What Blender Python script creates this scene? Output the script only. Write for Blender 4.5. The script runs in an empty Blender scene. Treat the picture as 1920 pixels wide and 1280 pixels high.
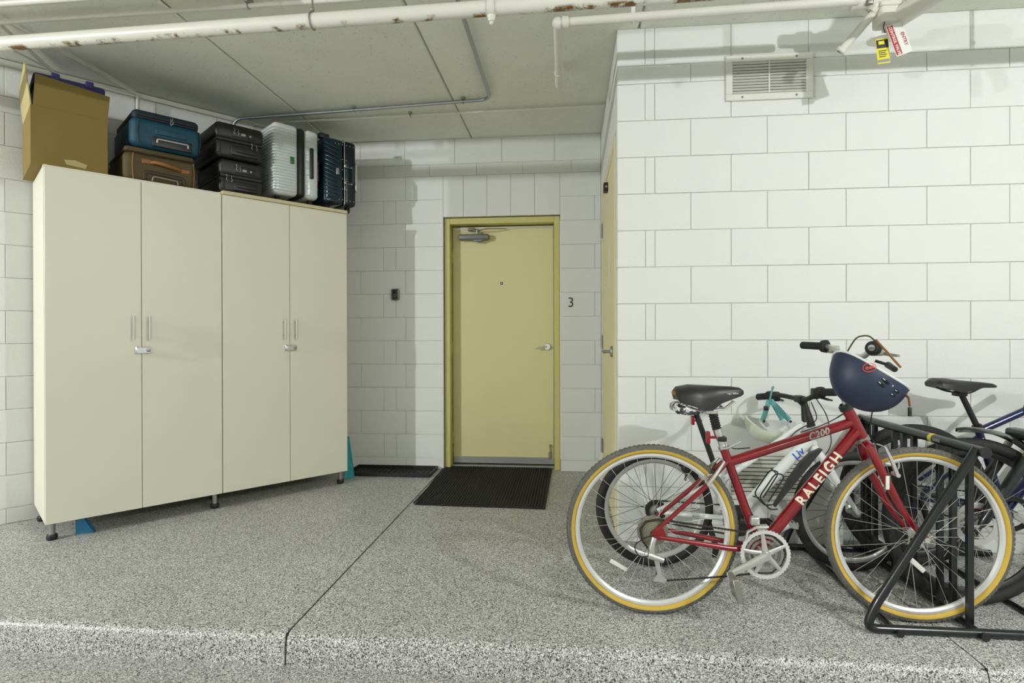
import bpy, bmesh, math, random
from mathutils import Vector, Matrix
random.seed(7)
SC = bpy.context.scene
COL = SC.collection
PI = math.pi

# ------------------------------------------------------------------ camera
CAM_H = 1.14622
F_PX, YAW, PITCH, ROLL, CYO = 1080.18, 0.0991703, -0.00192474, -0.00287074, -7.68977
def cam_axes():
    cy, sy, cp, sp = math.cos(YAW), math.sin(YAW), math.cos(PITCH), math.sin(PITCH)
    f = Vector((-sy*cp, cy*cp, sp)); r = Vector((cy, sy, 0)); u = r.cross(f)
    r2 = r*math.cos(ROLL) + u*math.sin(ROLL); u2 = -r*math.sin(ROLL) + u*math.cos(ROLL)
    return r2, u2, f
cd = bpy.data.cameras.new('camera'); cam = bpy.data.objects.new('camera', cd); COL.objects.link(cam)
r_, u_, f_ = cam_axes()
cam.matrix_world = Matrix(((r_.x, u_.x, -f_.x, 0), (r_.y, u_.y, -f_.y, 0), (r_.z, u_.z, -f_.z, CAM_H), (0, 0, 0, 1)))
cd.sensor_fit = 'HORIZONTAL'; cd.sensor_width = 36; cd.lens = F_PX*36/1920
cd.shift_y = CYO/1920
cd.clip_start = 0.02
SC.camera = cam

# ------------------------------------------------------------------ world, lights, exposure
w = bpy.data.worlds.new('world'); SC.world = w; w.use_nodes = True
w.node_tree.nodes['Background'].inputs[0].default_value = (0.97, 1.0, 0.95, 1)
w.node_tree.nodes['Background'].inputs[1].default_value = 0.68
def lamp(name, loc, watts, radius, col=(1.0, 1.0, 1.04)):
    d = bpy.data.lights.new(name, 'POINT'); d.energy = watts; d.shadow_soft_size = radius; d.color = col
    o = bpy.data.objects.new(name, d); COL.objects.link(o); o.location = loc
    return o
lamp('garage_lamp', (1.75, -2.1, 2.66), 24, 0.05)
lamp('garage_lamp', (2.95, -0.1, 2.66), 200, 0.03)
lamp('garage_lamp', (-5.9, -1.45, 2.74), 660, 0.06)
vs = SC.view_settings
vs.view_transform = 'Standard'; vs.look = 'None'; vs.gamma = 1.0; vs.use_curve_mapping = False
vs.exposure = 0.19

# ------------------------------------------------------------------ materials
def lin(h):
    h = h.lstrip('#'); c = [int(h[i:i+2], 16)/255 for i in (0, 2, 4)]
    return tuple(((v/12.92) if v <= .04045 else ((v+.055)/1.055)**2.4) for v in c) + (1,)
MATS = {}
def mat(name, col, rough=.5, metal=0, var=0, vscale=6, bump=0, bscale=80, spots=None, emit=None, trans=0, coat=0):
    """procedural principled material: colour with soft noise variation, optional bump and scuff spots"""
    if name in MATS: return MATS[name]
    m = bpy.data.materials.new(name); m.use_nodes = True; MATS[name] = m
    nt = m.node_tree; b = nt.nodes['Principled BSDF']; N = nt.nodes.new; Lk = nt.links.new
    c = lin(col) if isinstance(col, str) else col
    b.inputs['Roughness'].default_value = rough; b.inputs['Metallic'].default_value = metal
    if coat: b.inputs['Coat Weight'].default_value = coat; b.inputs['Coat Roughness'].default_value = .12
    if trans: b.inputs['Transmission Weight'].default_value = trans
    tc = N('ShaderNodeTexCoord')
    src = None
    nz = N('ShaderNodeTexNoise'); nz.inputs['Scale'].default_value = vscale; nz.inputs['Detail'].default_value = 5
    Lk(tc.outputs['Object'], nz.inputs['Vector'])
    mx = N('ShaderNodeMix'); mx.data_type = 'RGBA'
    v = max(var, .02)
    mx.inputs[6].default_value = tuple(x*(1-v) for x in c[:3]) + (1,)
    mx.inputs[7].default_value = tuple(min(1, x*(1+v)) for x in c[:3]) + (1,)
    Lk(nz.outputs['Fac'], mx.inputs[0]); src = mx.outputs[2]
    if spots:
        scol, sscale, lo, hi = spots
        n2 = N('ShaderNodeTexNoise'); n2.inputs['Scale'].default_value = sscale; n2.inputs['Detail'].default_value = 8; n2.inputs['Roughness'].default_value = .7
        Lk(tc.outputs['Object'], n2.inputs['Vector'])
        mr = N('ShaderNodeMapRange'); mr.inputs[1].default_value = lo; mr.inputs[2].default_value = hi
        Lk(n2.outputs['Fac'], mr.inputs[0])
        m2 = N('ShaderNodeMix'); m2.data_type = 'RGBA'; m2.inputs[7].default_value = lin(scol)
        Lk(mr.outputs[0], m2.inputs[0]); Lk(src, m2.inputs[6]); src = m2.outputs[2]
    Lk(src, b.inputs['Base Color'])
    if bump:
        n3 = N('ShaderNodeTexNoise'); n3.inputs['Scale'].default_value = bscale; n3.inputs['Detail'].default_value = 6
        Lk(tc.outputs['Object'], n3.inputs['Vector'])
        bp = N('ShaderNodeBump'); bp.inputs['Strength'].default_value = bump; bp.inputs['Distance'].default_value = .004
        Lk(n3.outputs['Fac'], bp.inputs['Height']); Lk(bp.outputs[0], b.inputs['Normal'])
    return m

def flake_mat(name, scale=290, base=1.38):
    m = bpy.data.materials.new(name); m.use_nodes = True; MATS[name] = m
    nt = m.node_tree; b = nt.nodes['Principled BSDF']; N = nt.nodes.new; Lk = nt.links.new
    g = N('ShaderNodeNewGeometry')
    nz = N('ShaderNodeTexNoise'); nz.inputs['Scale'].default_value = 220; nz.inputs['Detail'].default_value = 2
    Lk(g.outputs['Position'], nz.inputs['Vector'])
    ad = N('ShaderNodeMix'); ad.data_type = 'VECTOR'; ad.inputs[0].default_value = .006
    Lk(g.outputs['Position'], ad.inputs[4]); Lk(nz.outputs['Color'], ad.inputs[5])
    vo = N('ShaderNodeTexVoronoi'); vo.inputs['Scale'].default_value = scale; vo.inputs['Randomness'].default_value = 1
    Lk(ad.outputs[1], vo.inputs['Vector'])
    sp = N('ShaderNodeSeparateColor'); Lk(vo.outputs['Color'], sp.inputs[0])
    rp = N('ShaderNodeValToRGB'); rp.color_ramp.interpolation = 'CONSTANT'
    el = rp.color_ramp.elements
    el[0].position = 0; el[0].color = (.022, .022, .02, 1)
    el[1].position = .17; el[1].color = (.15*base, .15*base, .14*base, 1)
    for p, c in ((.36, (.27, .27, .255)), (.62, (.38, .38, .36)), (.84, (.56, .56, .54))):
        e = el.new(p); e.color = tuple(x*base for x in c) + (1,)
    Lk(sp.outputs[0], rp.inputs[0])
    n2 = N('ShaderNodeTexNoise'); n2.inputs['Scale'].default_value = 1.3; n2.inputs['Detail'].default_value = 4
    Lk(g.outputs['Position'], n2.inputs['Vector'])
    mr = N('ShaderNodeMapRange'); mr.inputs[1].default_value = .3; mr.inputs[2].default_value = .7; mr.inputs[3].default_value = .88; mr.inputs[4].default_value = 1.08
    Lk(n2.outputs['Fac'], mr.inputs[0])
    mu = N('ShaderNodeMix'); mu.data_type = 'RGBA'; mu.blend_type = 'MULTIPLY'; mu.inputs[0].default_value = 1
    Lk(rp.outputs[0], mu.inputs[6]); Lk(mr.outputs[0], mu.inputs[7])
    Lk(mu.outputs[2], b.inputs['Base Color'])
    b.inputs['Roughness'].default_value = .42
    bp = N('ShaderNodeBump'); bp.inputs['Strength'].default_value = .35; bp.inputs['Distance'].default_value = .003
    Lk(sp.outputs[1], bp.inputs['Height']); Lk(bp.outputs[0], b.inputs['Normal'])
    return m

M_FLOOR = flake_mat('epoxy_flake_floor')
M_WALL = mat('white_block_paint', '#D8DAD4', .62, var=.03, vscale=3, bump=.25, bscale=90, spots=('#77766A', 9, .74, .80))
M_JOINT = mat('wall_joint_paint', '#CFD1C8', .8)
M_CEIL = mat('ceiling_concrete_paint', '#E4E7D8', .85, var=.08, vscale=4, bump=.5, bscale=140, spots=('#96978A', 45, .60, .74))
M_CAB = mat('cream_laminate', '#E4E1CE', .42, var=.03, vscale=2)
M_CABEDGE = mat('cream_edge_banding', '#CFC49C', .5)
M_DOOR = mat('yellow_door_paint', '#D9D29C', .45, var=.03, vscale=2, spots=('#6E6947', 14, .75, .79))
M_FRAME = mat('yellow_frame_paint', '#C8C179', .45, var=.04, vscale=4)
M_SIDE = mat('cream_door_paint', '#D5CDA2', .5, var=.03)
M_ALU = mat('brushed_aluminium', '#C9CBCB', .35, .9)
M_CHROME = mat('polished_metal', '#D8D8D6', .16, 1)
M_RIM = mat('pale_rim', '#D4D5D2', .35, .35)
M_SILVER = mat('silver_alloy', '#CFCFCB', .3, .85, var=.06, vscale=30)
M_STEEL = mat('dull_steel', '#9C9C94', .45, .8, var=.1, vscale=40)
M_GREYPL = mat('grey_closer_metal', '#7C7F7C', .5, .4)
M_BLACK = mat('black_plastic', '#1B1B1B', .45)
M_RUBBER = mat('black_rubber', '#1A1A19', .8, bump=.4, bscale=300)
M_DARKHOLE = mat('dark_void', '#0B0B0B', .9)
M_PIPE = mat('white_pipe_paint', '#D9D8CB', .35, var=.03, vscale=6)
M_PIPERUST = mat('rusty_pipe_paint', '#DBDACD', .35, var=.03, vscale=6, spots=('#6B4C12', 6, .51, .58))
M_EMT = mat('galvanised_conduit', '#A9AEB2', .32, .85)
M_CARD = mat('brown_cardboard', '#86723A', .85, var=.05, vscale=5)
M_CARDIN = mat('cardboard_flap', '#B9AC78', .85, var=.04, vscale=5)
M_PURPLE = mat('purple_plastic', '#35306E', .4)
M_TEAL = mat('teal_nylon', '#0B4457', .6, var=.12, vscale=12, bump=.3, bscale=260)
M_TEALD = mat('dark_teal_nylon', '#07242F', .65, var=.1)
M_BROWN = mat('olive_brown_fabric', '#574A2A', .7, var=.12, vscale=10, bump=.3, bscale=260)
M_BROWND = mat('dark_brown_trim', '#3C321D', .6)
M_TAN = mat('tan_leather', '#8A5A26', .5, var=.15, vscale=25)
M_BLK1 = mat('brown_black_shell', '#1F1C17', .5, var=.08)
M_BLK2 = mat('charcoal_shell', '#262623', .5, var=.08)
M_WHITE = mat('white_glossy_shell', '#CFD6D3', .25, var=.02, coat=.3)
M_NAVY = mat('navy_glossy_shell', '#0A2A3B', .22, .25, coat=.5)
M_NAVYD = mat('dark_navy_panel', '#081923', .35)
M_GREEN = mat('green_badge', '#15672F', .4)
M_RED = mat('red_bike_paint', '#800B17', .22, .2, var=.06, vscale=20, coat=.6)
M_WBIKE = mat('white_bike_paint', '#DCE0DC', .3, coat=.4)
M_BBIKE = mat('blue_bike_paint', '#131D4A', .25, .3, coat=.5)
M_KBIKE = mat('black_bike_paint', '#16191B', .35, coat=.3)
M_GUM = mat('gum_sidewall', '#C2A23C', .6, var=.08, vscale=10)
M_TREAD = mat('worn_tire_tread', '#62615A', .85, var=.3, vscale=120, bump=1.0, bscale=160)
M_TIRE = mat('black_tire', '#1C1C1B', .75, bump=.5, bscale=140)
M_SPOKE = mat('spoke_steel', '#C9C9C2', .3, .9)
M_SPOKEK = mat('black_spoke', '#2B2B2B', .4, .5)
M_CHAIN = mat('oily_chain', '#3D3B35', .5, .6, var=.3, vscale=200)
M_GREASE = mat('dusty_cassette', '#8E8D7A', .6, .5, var=.2, vscale=200)
M_REFL = mat('clear_reflector', '#DADAD2', .2)
M_REDREF = mat('red_reflector', '#8C1014', .25)
M_LETTER = mat('cream_decal', '#D8D3BC', .5)
M_BLUEDEC = mat('blue_decal', '#2C63B4', .5)
M_GREYDEC = mat('grey_decal', '#9A9A90', .5)
M_HELMET = mat('matte_navy_helmet', '#1F2940', .5, var=.05)
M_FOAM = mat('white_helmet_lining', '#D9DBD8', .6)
M_ORANGE = mat('orange_print', '#D5543A', .5)
M_CLEARH = mat('pale_translucent_helmet', '#D3DCC4', .3, var=.04, coat=.3)
M_TEALS = mat('teal_strap', '#5C9C96', .6, var=.15, vscale=30)
M_TAGRED = mat('tag_red', '#A3121F', .5)
M_TAGWHITE = mat('tag_white', '#D9DCD2', .5)
M_TAGYEL = mat('tag_yellow', '#D8CF1E', .5)
M_MAT = mat('black_ribbed_mat', '#191918', .95, var=.25, vscale=60, bump=.8, bscale=220)
M_PATTERN = mat('teal_woven_fabric', '#2E8A94', .8, var=.35, vscale=90)
M_BLUEBAG = mat('blue_bag', '#1F6E93', .6, var=.1)
M_RACK = mat('black_rack_enamel', '#16191B', .3, .2, coat=.3)
M_VENT = mat('off_white_grille', '#D3D3C8', .5, var=.03)
M_YELDOT = mat('yellow_sticker', '#C9C13A', .5)

def rust_mask(m):
    """keep the rust stains on the underside of the pipe"""
    nt = m.node_tree; mx = [n for n in nt.nodes if n.type == 'MIX' and n.inputs[0].links and n.inputs[0].links[0].from_node.type == 'MAP_RANGE'][0]
    mr = mx.inputs[0].links[0].from_node; tc = [n for n in nt.nodes if n.type == 'TEX_COORD'][0]
    sx = nt.nodes.new('ShaderNodeSeparateXYZ'); nt.links.new(tc.outputs['Object'], sx.inputs[0])
    m2 = nt.nodes.new('ShaderNodeMapRange'); m2.inputs[1].default_value = -.020; m2.inputs[2].default_value = -.029; nt.links.new(sx.outputs[2], m2.inputs[0])
    mu = nt.nodes.new('ShaderNodeMath'); mu.operation = 'MULTIPLY'; nt.links.new(mr.outputs[0], mu.inputs[0]); nt.links.new(m2.outputs[0], mu.inputs[1])
    nt.links.new(mu.outputs[0], mx.inputs[0])
rust_mask(M_PIPERUST)

# ------------------------------------------------------------------ mesh builder
class B:
    def __init__(s): s.v = []; s.f = []
    def add(s, v, f):
        o = len(s.v); s.v += [tuple(p) for p in v]; s.f += [tuple(i+o for i in q) for q in f]; return s
    def box(s, x0, x1, y0, y1, z0, z1, c=0, mtx=None):
        if c <= 0:
            v = [(x, y, z) for x in (x0, x1) for y in (y0, y1) for z in (z0, z1)]
            f = [(0, 1, 3, 2), (4, 6, 7, 5), (0, 4, 5, 1), (2, 3, 7, 6), (0, 2, 6, 4), (1, 5, 7, 3)]
        else:
            X, Y, Z = (x0, x1), (y0, y1), (z0, z1); v = []; idx = {}
            for i in (0, 1):
                for j in (0, 1):
                    for k in (0, 1):
                        sx, sy, sz = (1 if i == 0 else -1)*c, (1 if j == 0 else -1)*c, (1 if k == 0 else -1)*c
                        for a, p in enumerate(((X[i], Y[j]+sy, Z[k]+sz), (X[i]+sx, Y[j], Z[k]+sz), (X[i]+sx, Y[j]+sy, Z[k]))):
                            idx[(i, j, k, a)] = len(v); v.append(p)
            f = []
            for a in range(3):
                b1, b2 = [q for q in range(3) if q != a]
                for side in (0, 1):
                    q = []
                    for p, r in ((0, 0), (1, 0), (1, 1), (0, 1)):
                        ijk = [0, 0, 0]; ijk[a] = side; ijk[b1] = p; ijk[b2] = r; q.append(idx[tuple(ijk)+(a,)])
                    f.append(tuple(q))
            for a in range(3):           # edges along axis a
                b1, b2 = [q for q in range(3) if q != a]
                for p in (0, 1):
                    for r in (0, 1):
                        e = []
                        for t in (0, 1):
                            ijk = [0, 0, 0]; ijk[a] = t; ijk[b1] = p; ijk[b2] = r; e.append(tuple(ijk))
                        f.append((idx[e[0]+(b1,)], idx[e[1]+(b1,)], idx[e[1]+(b2,)], idx[e[0]+(b2,)]))
            for i in (0, 1):
                for j in (0, 1):
                    for k in (0, 1): f.append(tuple(idx[(i, j, k, a)] for a in range(3)))
        if mtx: v = [mtx @ Vector(p) for p in v]
        return s.add(v, f)
    def rbox(s, x0, x1, y0, y1, z0, z1, r, seg=3, mtx=None):
        bm = bmesh.new(); bmesh.ops.create_cube(bm, size=1)
        for p in bm.verts: p.co = Vector(((x0+x1)/2+p.co.x*(x1-x0), (y0+y1)/2+p.co.y*(y1-y0), (z0+z1)/2+p.co.z*(z1-z0)))
        bmesh.ops.bevel(bm, geom=list(bm.edges), offset=r, segments=seg, profile=.5, affect='EDGES')
        bm.verts.index_update(); v = [p.co.copy() for p in bm.verts]; f = [[q.index for q in fc.verts] for fc in bm.faces]; bm.free()
        if mtx: v = [mtx @ p for p in v]
        return s.add(v, f)
    def tube(s, pts, r, n=10, closed=False, flat=None, cap=True):
        """tube along a polyline; r number or list; flat=(axis vector, factor) squashes the section"""
        P = [Vector(p) for p in pts]; m = len(P); R = r if isinstance(r, (list, tuple)) else [r]*m
        T = []
        for i in range(m):
            if closed: t = P[(i+1) % m]-P[i-1]
            elif i == 0: t = P[1]-P[0]
            elif i == m-1: t = P[-1]-P[-2]
            else: t = (P[i+1]-P[i]).normalized()+(P[i]-P[i-1]).normalized()
            T.append(t.normalized())
        a = Vector((0, 0, 1)) if abs(T[0].z) < .9 else Vector((1, 0, 0))
        u = (a-T[0]*a.dot(T[0])).normalized(); v = []; f = []
        for i in range(m):
            if i:
                q = T[i-1].rotation_difference(T[i]); u = (q @ u); u = (u-T[i]*u.dot(T[i])).normalized()
            w2 = T[i].cross(u)
            for k in range(n):
                an = 2*PI*k/n; d = (u*math.cos(an)+w2*math.sin(an))*R[i]
                if flat: ax = Vector(flat[0]); d = d-ax*d.dot(ax)*(1-flat[1])
                v.append(P[i]+d)
        for i in range(m if closed else m-1):
            j = (i+1) % m
            for k in range(n): f.append((i*n+k, i*n+(k+1) % n, j*n+(k+1) % n, j*n+k))
        if cap and not closed: f.append(tuple(range(n-1, -1, -1))); f.append(tuple((m-1)*n+k for k in range(n)))
        return s.add(v, f)
    def cyl(s, p0, p1, r0, r1=None, n=16): return s.tube([p0, p1], [r0, r0 if r1 is None else r1], n)
    def lathe(s, prof, o=(0, 0, 0), axis=(0, 1, 0), n=48, closed=False, arc=None):
        """revolve profile [(radius, along-axis)] around an axis through o"""
        ax = Vector(axis).normalized(); a = Vector((0, 0, 1)) if abs(ax.z) < .9 else Vector((1, 0, 0))
        u = (a-ax*a.dot(ax)).normalized(); w2 = ax.cross(u); o = Vector(o); v = []; f = []; m = len(prof)
        for k in range(n):
            an = 2*PI*k/n; d = u*math.cos(an)+w2*math.sin(an)
            for (r, h) in prof: v.append(o+d*r+ax*h)
        for k in range(n):
            k2 = (k+1) % n
            for i in range(m if closed else m-1):
                j = (i+1) % m; f.append((k*m+i, k*m+j, k2*m+j, k2*m+i))
        return s.add(v, f)
    def prism(s, poly, fn, t0, t1):
        """extrude polygon [(a,b)] from t0 to t1; fn(a,b,t)->xyz"""
        n = len(poly); v = [fn(a, b, t0) for a, b in poly]+[fn(a, b, t1) for a, b in poly]
        f = [tuple(range(n-1, -1, -1)), tuple(range(n, 2*n))]+[(i, (i+1) % n, n+(i+1) % n, n+i) for i in range(n)]
        return s.add(v, f)
    def loft(s, rings, cap=True):
        n = len(rings[0]); v = [p for r in rings for p in r]; f = []
        for i in range(len(rings)-1):
            for k in range(n): f.append((i*n+k, i*n+(k+1) % n, (i+1)*n+(k+1) % n, (i+1)*n+k))
        if cap: f.append(tuple(range(n-1, -1, -1))); f.append(tuple((len(rings)-1)*n+k for k in range(n)))
        return s.add(v, f)
    def ball(s, c, r, n=16, m=8):
        rings = []; c = Vector(c); rr = r if isinstance(r, (tuple, list)) else (r, r, r)
        for i in range(m+1):
            t = PI*i/m; ri = max(math.sin(t), .01)
            rings.append([c+Vector((rr[0]*ri*math.cos(2*PI*k/n), rr[1]*ri*math.sin(2*PI*k/n), rr[2]*math.cos(t))) for k in range(n)])
        return s.loft(rings)
    def mesh(s, name, smooth=True):
        me = bpy.data.meshes.new(name); me.from_pydata([tuple(p) for p in s.v], [], s.f); me.validate()
        bm = bmesh.new(); bm.from_mesh(me); bmesh.ops.recalc_face_normals(bm, faces=bm.faces); bm.to_mesh(me); bm.free()
        if smooth:
            me.polygons.foreach_set('use_smooth', [True]*len(me.polygons)); me.set_sharp_from_angle(angle=.65)
        me.update(); return me
    def obj(s, name, m, parent=None, smooth=True, loc=None):
        return link(name, s.mesh(name, smooth), m, parent, loc)
def link(name, me, m=None, parent=None, loc=None, rot=None):
    o = bpy.data.objects.new(name, me); COL.objects.link(o)
    if m is not None and me is not None and not me.materials: me.materials.append(m)
    if parent: o.parent = parent
    if loc: o.location = loc
    if rot: o.rotation_euler = rot
    return o
def tag(o, label, cat, group=None):
    o['label'] = label; o['category'] = cat
    if group: o['group'] = group
    return o
def struct(o, label=None):
    o['kind'] = 'structure'
    if label: o['label'] = label
    return o
def thing(name, label, cat, loc=(0, 0, 0), rz=0, group=None):
    o = bpy.data.objects.new(name, None); COL.objects.link(o); o.location = loc; o.rotation_euler = (0, 0, rz); o.empty_display_size = .05
    return tag(o, label, cat, group)
def text_mesh(txt, size, depth=.0004, bold=.0, shear=0, space=1):
    """flat lettering in the xy plane, centred, as a mesh"""
    c = bpy.data.curves.new('lettering', 'FONT'); c.body = txt; c.size = size; c.extrude = depth; c.offset = bold; c.shear = shear
    c.align_x = 'CENTER'; c.align_y = 'CENTER'; c.space_character = space; c.resolution_u = 4
    o = bpy.data.objects.new('lettering', c); COL.objects.link(o)
    bpy.context.view_layer.update()
    me = bpy.data.meshes.new_from_object(o.evaluated_get(bpy.context.evaluated_depsgraph_get()))
    bpy.data.objects.remove(o); bpy.data.curves.remove(c); return me
def place_text(me, origin, xdir, ydir, m, parent, name='lettering', wrap=None):
    """put lettering with its x along xdir and y along ydir; wrap = tube radius to bend it round"""
    X = Vector(xdir).normalized(); Y = Vector(ydir); Y = (Y-X*Y.dot(X)).normalized(); Z = X.cross(Y); o = Vector(origin)
    if wrap:
        bm = bmesh.new(); bm.from_mesh(me)
        for k in range(-4, 5):
            bmesh.ops.bisect_plane(bm, geom=list(bm.verts)+list(bm.edges)+list(bm.faces), plane_co=(0, k*wrap*.2, 0), plane_no=(0, 1, 0))
        for p in bm.verts:
            d = math.sqrt(max((wrap+.0007+p.co.z)**2-p.co.y**2, 0)); p.co.z = d
        bm.to_mesh(me); bm.free()
    for p in me.vertices: p.co = o+X*p.co.x+Y*p.co.y+Z*p.co.z
    return link(name, me, m, parent)
def arc(c, r, a0, a1, n, fn):
    return [fn(c[0]+r*math.cos(math.radians(a0+(a1-a0)*i/n)), c[1]+r*math.sin(math.radians(a0+(a1-a0)*i/n))) for i in range(n+1)]
def rounded(pts, r, seg=5):
    """polyline with rounded corners"""
    P = [Vector(p) for p in pts]; out = [P[0]]
    for i in range(1, len(P)-1):
        a, b, c = P[i-1], P[i], P[i+1]; d1 = (a-b); d2 = (c-b); q = min(r, d1.length*.45, d2.length*.45)
        s, e = b+d1.normalized()*q, b+d2.normalized()*q
        for k in range(seg+1):
            t = k/seg; out.append(s*(1-t)**2+b*2*t*(1-t)+e*t*t)
    return out+[P[-1]]

# ------------------------------------------------------------------ setting
YR, YB, XC, ZC = 3.255, 4.897, 0.269, 2.852       # right wall, back wall, alcove corner, ceiling
CRS, BL = 0.2032, 0.4064
UA = math.radians(50.083); UX, UY = math.cos(UA), math.sin(UA)
CABO = (-2.91, 2.935, 0)
YC = 2.12                                          # kerb edge

fl = struct(B().box(-7, 6, YC+.05, 5.4, -.32, -.05).obj('floor', M_FLOOR, smooth=False), 'grey speckled epoxy garage floor')
def slab(x0, x1, y0, y1):
    b = B()
    prof = [(y1, -.06), (y1, 0), (y0+.035, 0), (y0+.018, -.005), (y0+.006, -.016), (y0, -.034), (y0-.004, -.125), (y0+.06, -.13)]
    n = len(prof); v = [(x, y, z) for x in (x0, x1) for (y, z) in prof]
    f = [tuple(range(n)), tuple(range(2*n-1, n-1, -1))]+[(i, n+i, n+(i+1) % n, (i+1) % n) for i in range(n)]
    b.add(v, f); return b.obj('floor_slab', M_FLOOR, fl)
slab(-7, -1.096, YC, 5.4); slab(-1.087, 1.424, YC, 5.4); slab(1.43, 6, YC, 5.4)
B().box(-1.097, -1.086, YC+.012, 5.2, -.1, -.004).obj('floor_joint', M_RUBBER, fl)
B().box(1.423, 1.431, YC+.012, 5.2, -.1, -.004).obj('floor_joint', M_RUBBER, fl)
struct(B().box(-7, 6, -5, YC+.02, -.3, -.12).obj('floor_driveway', M_FLOOR, smooth=False), 'lower speckled drive lane in front of the kerb')

_blk = {}
def block(parent, L, H, T=.03, c=.0022):
    """one painted masonry block (front face at local y=0, x from 0..L, z 0..H), mesh shared by size"""
    k = (round(L, 3), round(H, 3))
    if k not in _blk:
        me = B().box(0, L, 0, T, 0, H, c).mesh('masonry_block', False); me.materials.append(M_WALL); _blk[k] = me
    return link('block', _blk[k], None, parent)
def course(parent, a, b, z0, z1, joints, pos, rz, gap=.0024):
    """lay blocks from a to b between the joints; pos(s)->(x,y) of the front face"""
    cuts = [a]+[j for j in sorted(joints) if a+.012 < j < b-.012]+[b]
    for i in range(len(cuts)-1):
        s0, s1 = cuts[i]+gap/2, cuts[i+1]-gap/2
        o = block(parent, s1-s0, z1-z0-gap)
        x, y = pos(s0, random.uniform(-.0008, .0012)); o.location = (x, y, z0+gap/2); o.rotation_euler = (0, 0, rz)
def rows(z0):
    """course boundaries from the floor up to the ceiling, a half course sits above z0"""
    zs = [0]+[z0-CRS*k for k in range(12, -1, -1)]+[z0+CRS/2, ZC]
    return list(zip(zs[:-1], zs[1:]))
# right wall, facing the viewer
wr = struct(B().box(XC+.004, 5, YR+.006, YR+.2, -.1, ZC+.05).obj('wall_right', M_JOINT, smooth=False), 'white painted block wall behind the bicycles')
for i, (z0, z1) in enumerate(rows(2.5434)):
    A = [.668+BL*k for k in range(11)]; Bj = [.422, .474]+[.883+BL*k for k in range(10)]
    course(wr, XC, 4.6, z0, z1, A if i % 2 == (13 % 2) else Bj, lambda s, d: (s, YR+d), 0)
# alcove side wall, seen edge on, with a doorway
SD0, SD1, SDT = 3.42, 4.62, 2.25
ws = struct(B().box(XC+.006, XC+.2, YR+.2, YB+.2, -.1, ZC+.05).obj('wall_side', M_JOINT, smooth=False), 'narrow white block side wall of the door alcove')
for i, (z0, z1) in enumerate(rows(2.5434)):
    jo = [YR+.2+BL*k for k in range(6)] if i % 2 else [YR+BL*k for k in range(6)]
    P = lambda s, d: (XC-d*.3, YB+YR-s)
    fl2 = lambda a, b: course(ws, YB+YR-b, YB+YR-a, z0, z1, [YB+YR-j for j in jo], P, -PI/2)
    if z0 >= SDT-.02: fl2(YR, YB)
    else: fl2(YR, SD0-.06); fl2(SD1+.06, YB)
# back wall with the yellow door
DX0, DX1, DZ = -1.083, -.076, 2.176
wb = struct(B().box(-2.6, DX0-.004, YB+.006, YB+.25, -.1, ZC+.05).box(DX1+.004, .5, YB+.006, YB+.25, -.1, ZC+.05).box(DX0-.004, DX1+.004, YB+.006, YB+.25, DZ+.004, ZC+.05).obj('wall_back', M_JOINT, smooth=False), 'white painted block wall around the yellow door')
PB = lambda s, d: (s, YB+d)
for i, (z0, z1) in enumerate(rows(2.5320)):
    odd = i % 2
    JA = [-1.819-BL, -1.819, -1.416, -1.416+BL]; JB = [-1.613, -1.503]; JR = [.215] if odd else []
    if i == 14: JA = JB = [-1.82, -1.42, -.98, -.57, -.12]
    J = JB if odd else JA
    if i == 13: J = [-1.61, -1.2, -.79, -.39, .02]
    if i >= 13: course(wb, -2.3, XC, z0, z1, J, PB, 0)
    else:
        zz = min(z1, 9)
        if z1 > DZ+.01 and z0 < DZ: pass
        course(wb, -2.3, DX0, z0, z1, J, PB, 0); course(wb, DX1, XC, z0, z1, JR, PB, 0)
LT = [DX0, -.905, -.70, -.495, -.29, DX1]
course(wb, DX0, DX1, DZ, 2.532, LT, PB, 0)
# slanted left wall behind the cabinets
wl = struct(B().box(-4.6, 2.2, .006, .2, -.1, ZC+.05).obj('wall_left', M_JOINT, smooth=False), 'white painted block wall behind the storage cabinets')
LWO = (CABO[0]-UY*.60, CABO[1]+UX*.60)
wl.location = (LWO[0], LWO[1], 0); wl.rotation_euler = (0, 0, UA)
for i, (z0, z1) in enumerate(rows(2.5320)):
    jo = [(-4.6+BL*k+(BL/2 if i % 2 else 0)) for k in range(18)]
    course(wl, -4.5, 1.36, z0, z1, jo, lambda s, d: (s, d), 0)
# ceiling of wide concrete planks
ce = struct(B().box(-7, 6, -5, 5.4, ZC+.02, ZC+.25).obj('ceiling', M_CEIL, smooth=False), 'painted concrete plank ceiling')
for k in range(-3, 5):
    x0 = -.834+1.2245*k
    B().box(x0+.006, x0+1.2245-.006, -5, 5.38, ZC, ZC+.06, .006).obj('ceiling_plank', M_CEIL, ce, False)
# thin steel trim where the slanted wall meets the ceiling
tr = struct(B().box(-4.5, 1.36, -.03, -.004, ZC-.035, ZC-.004, .003).obj('trim_1', M_PIPE, smooth=False), 'painted angle trim along the top of the slanted wall')
tr.location = wl.location; tr.rotation_euler = wl.rotation_euler

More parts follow.
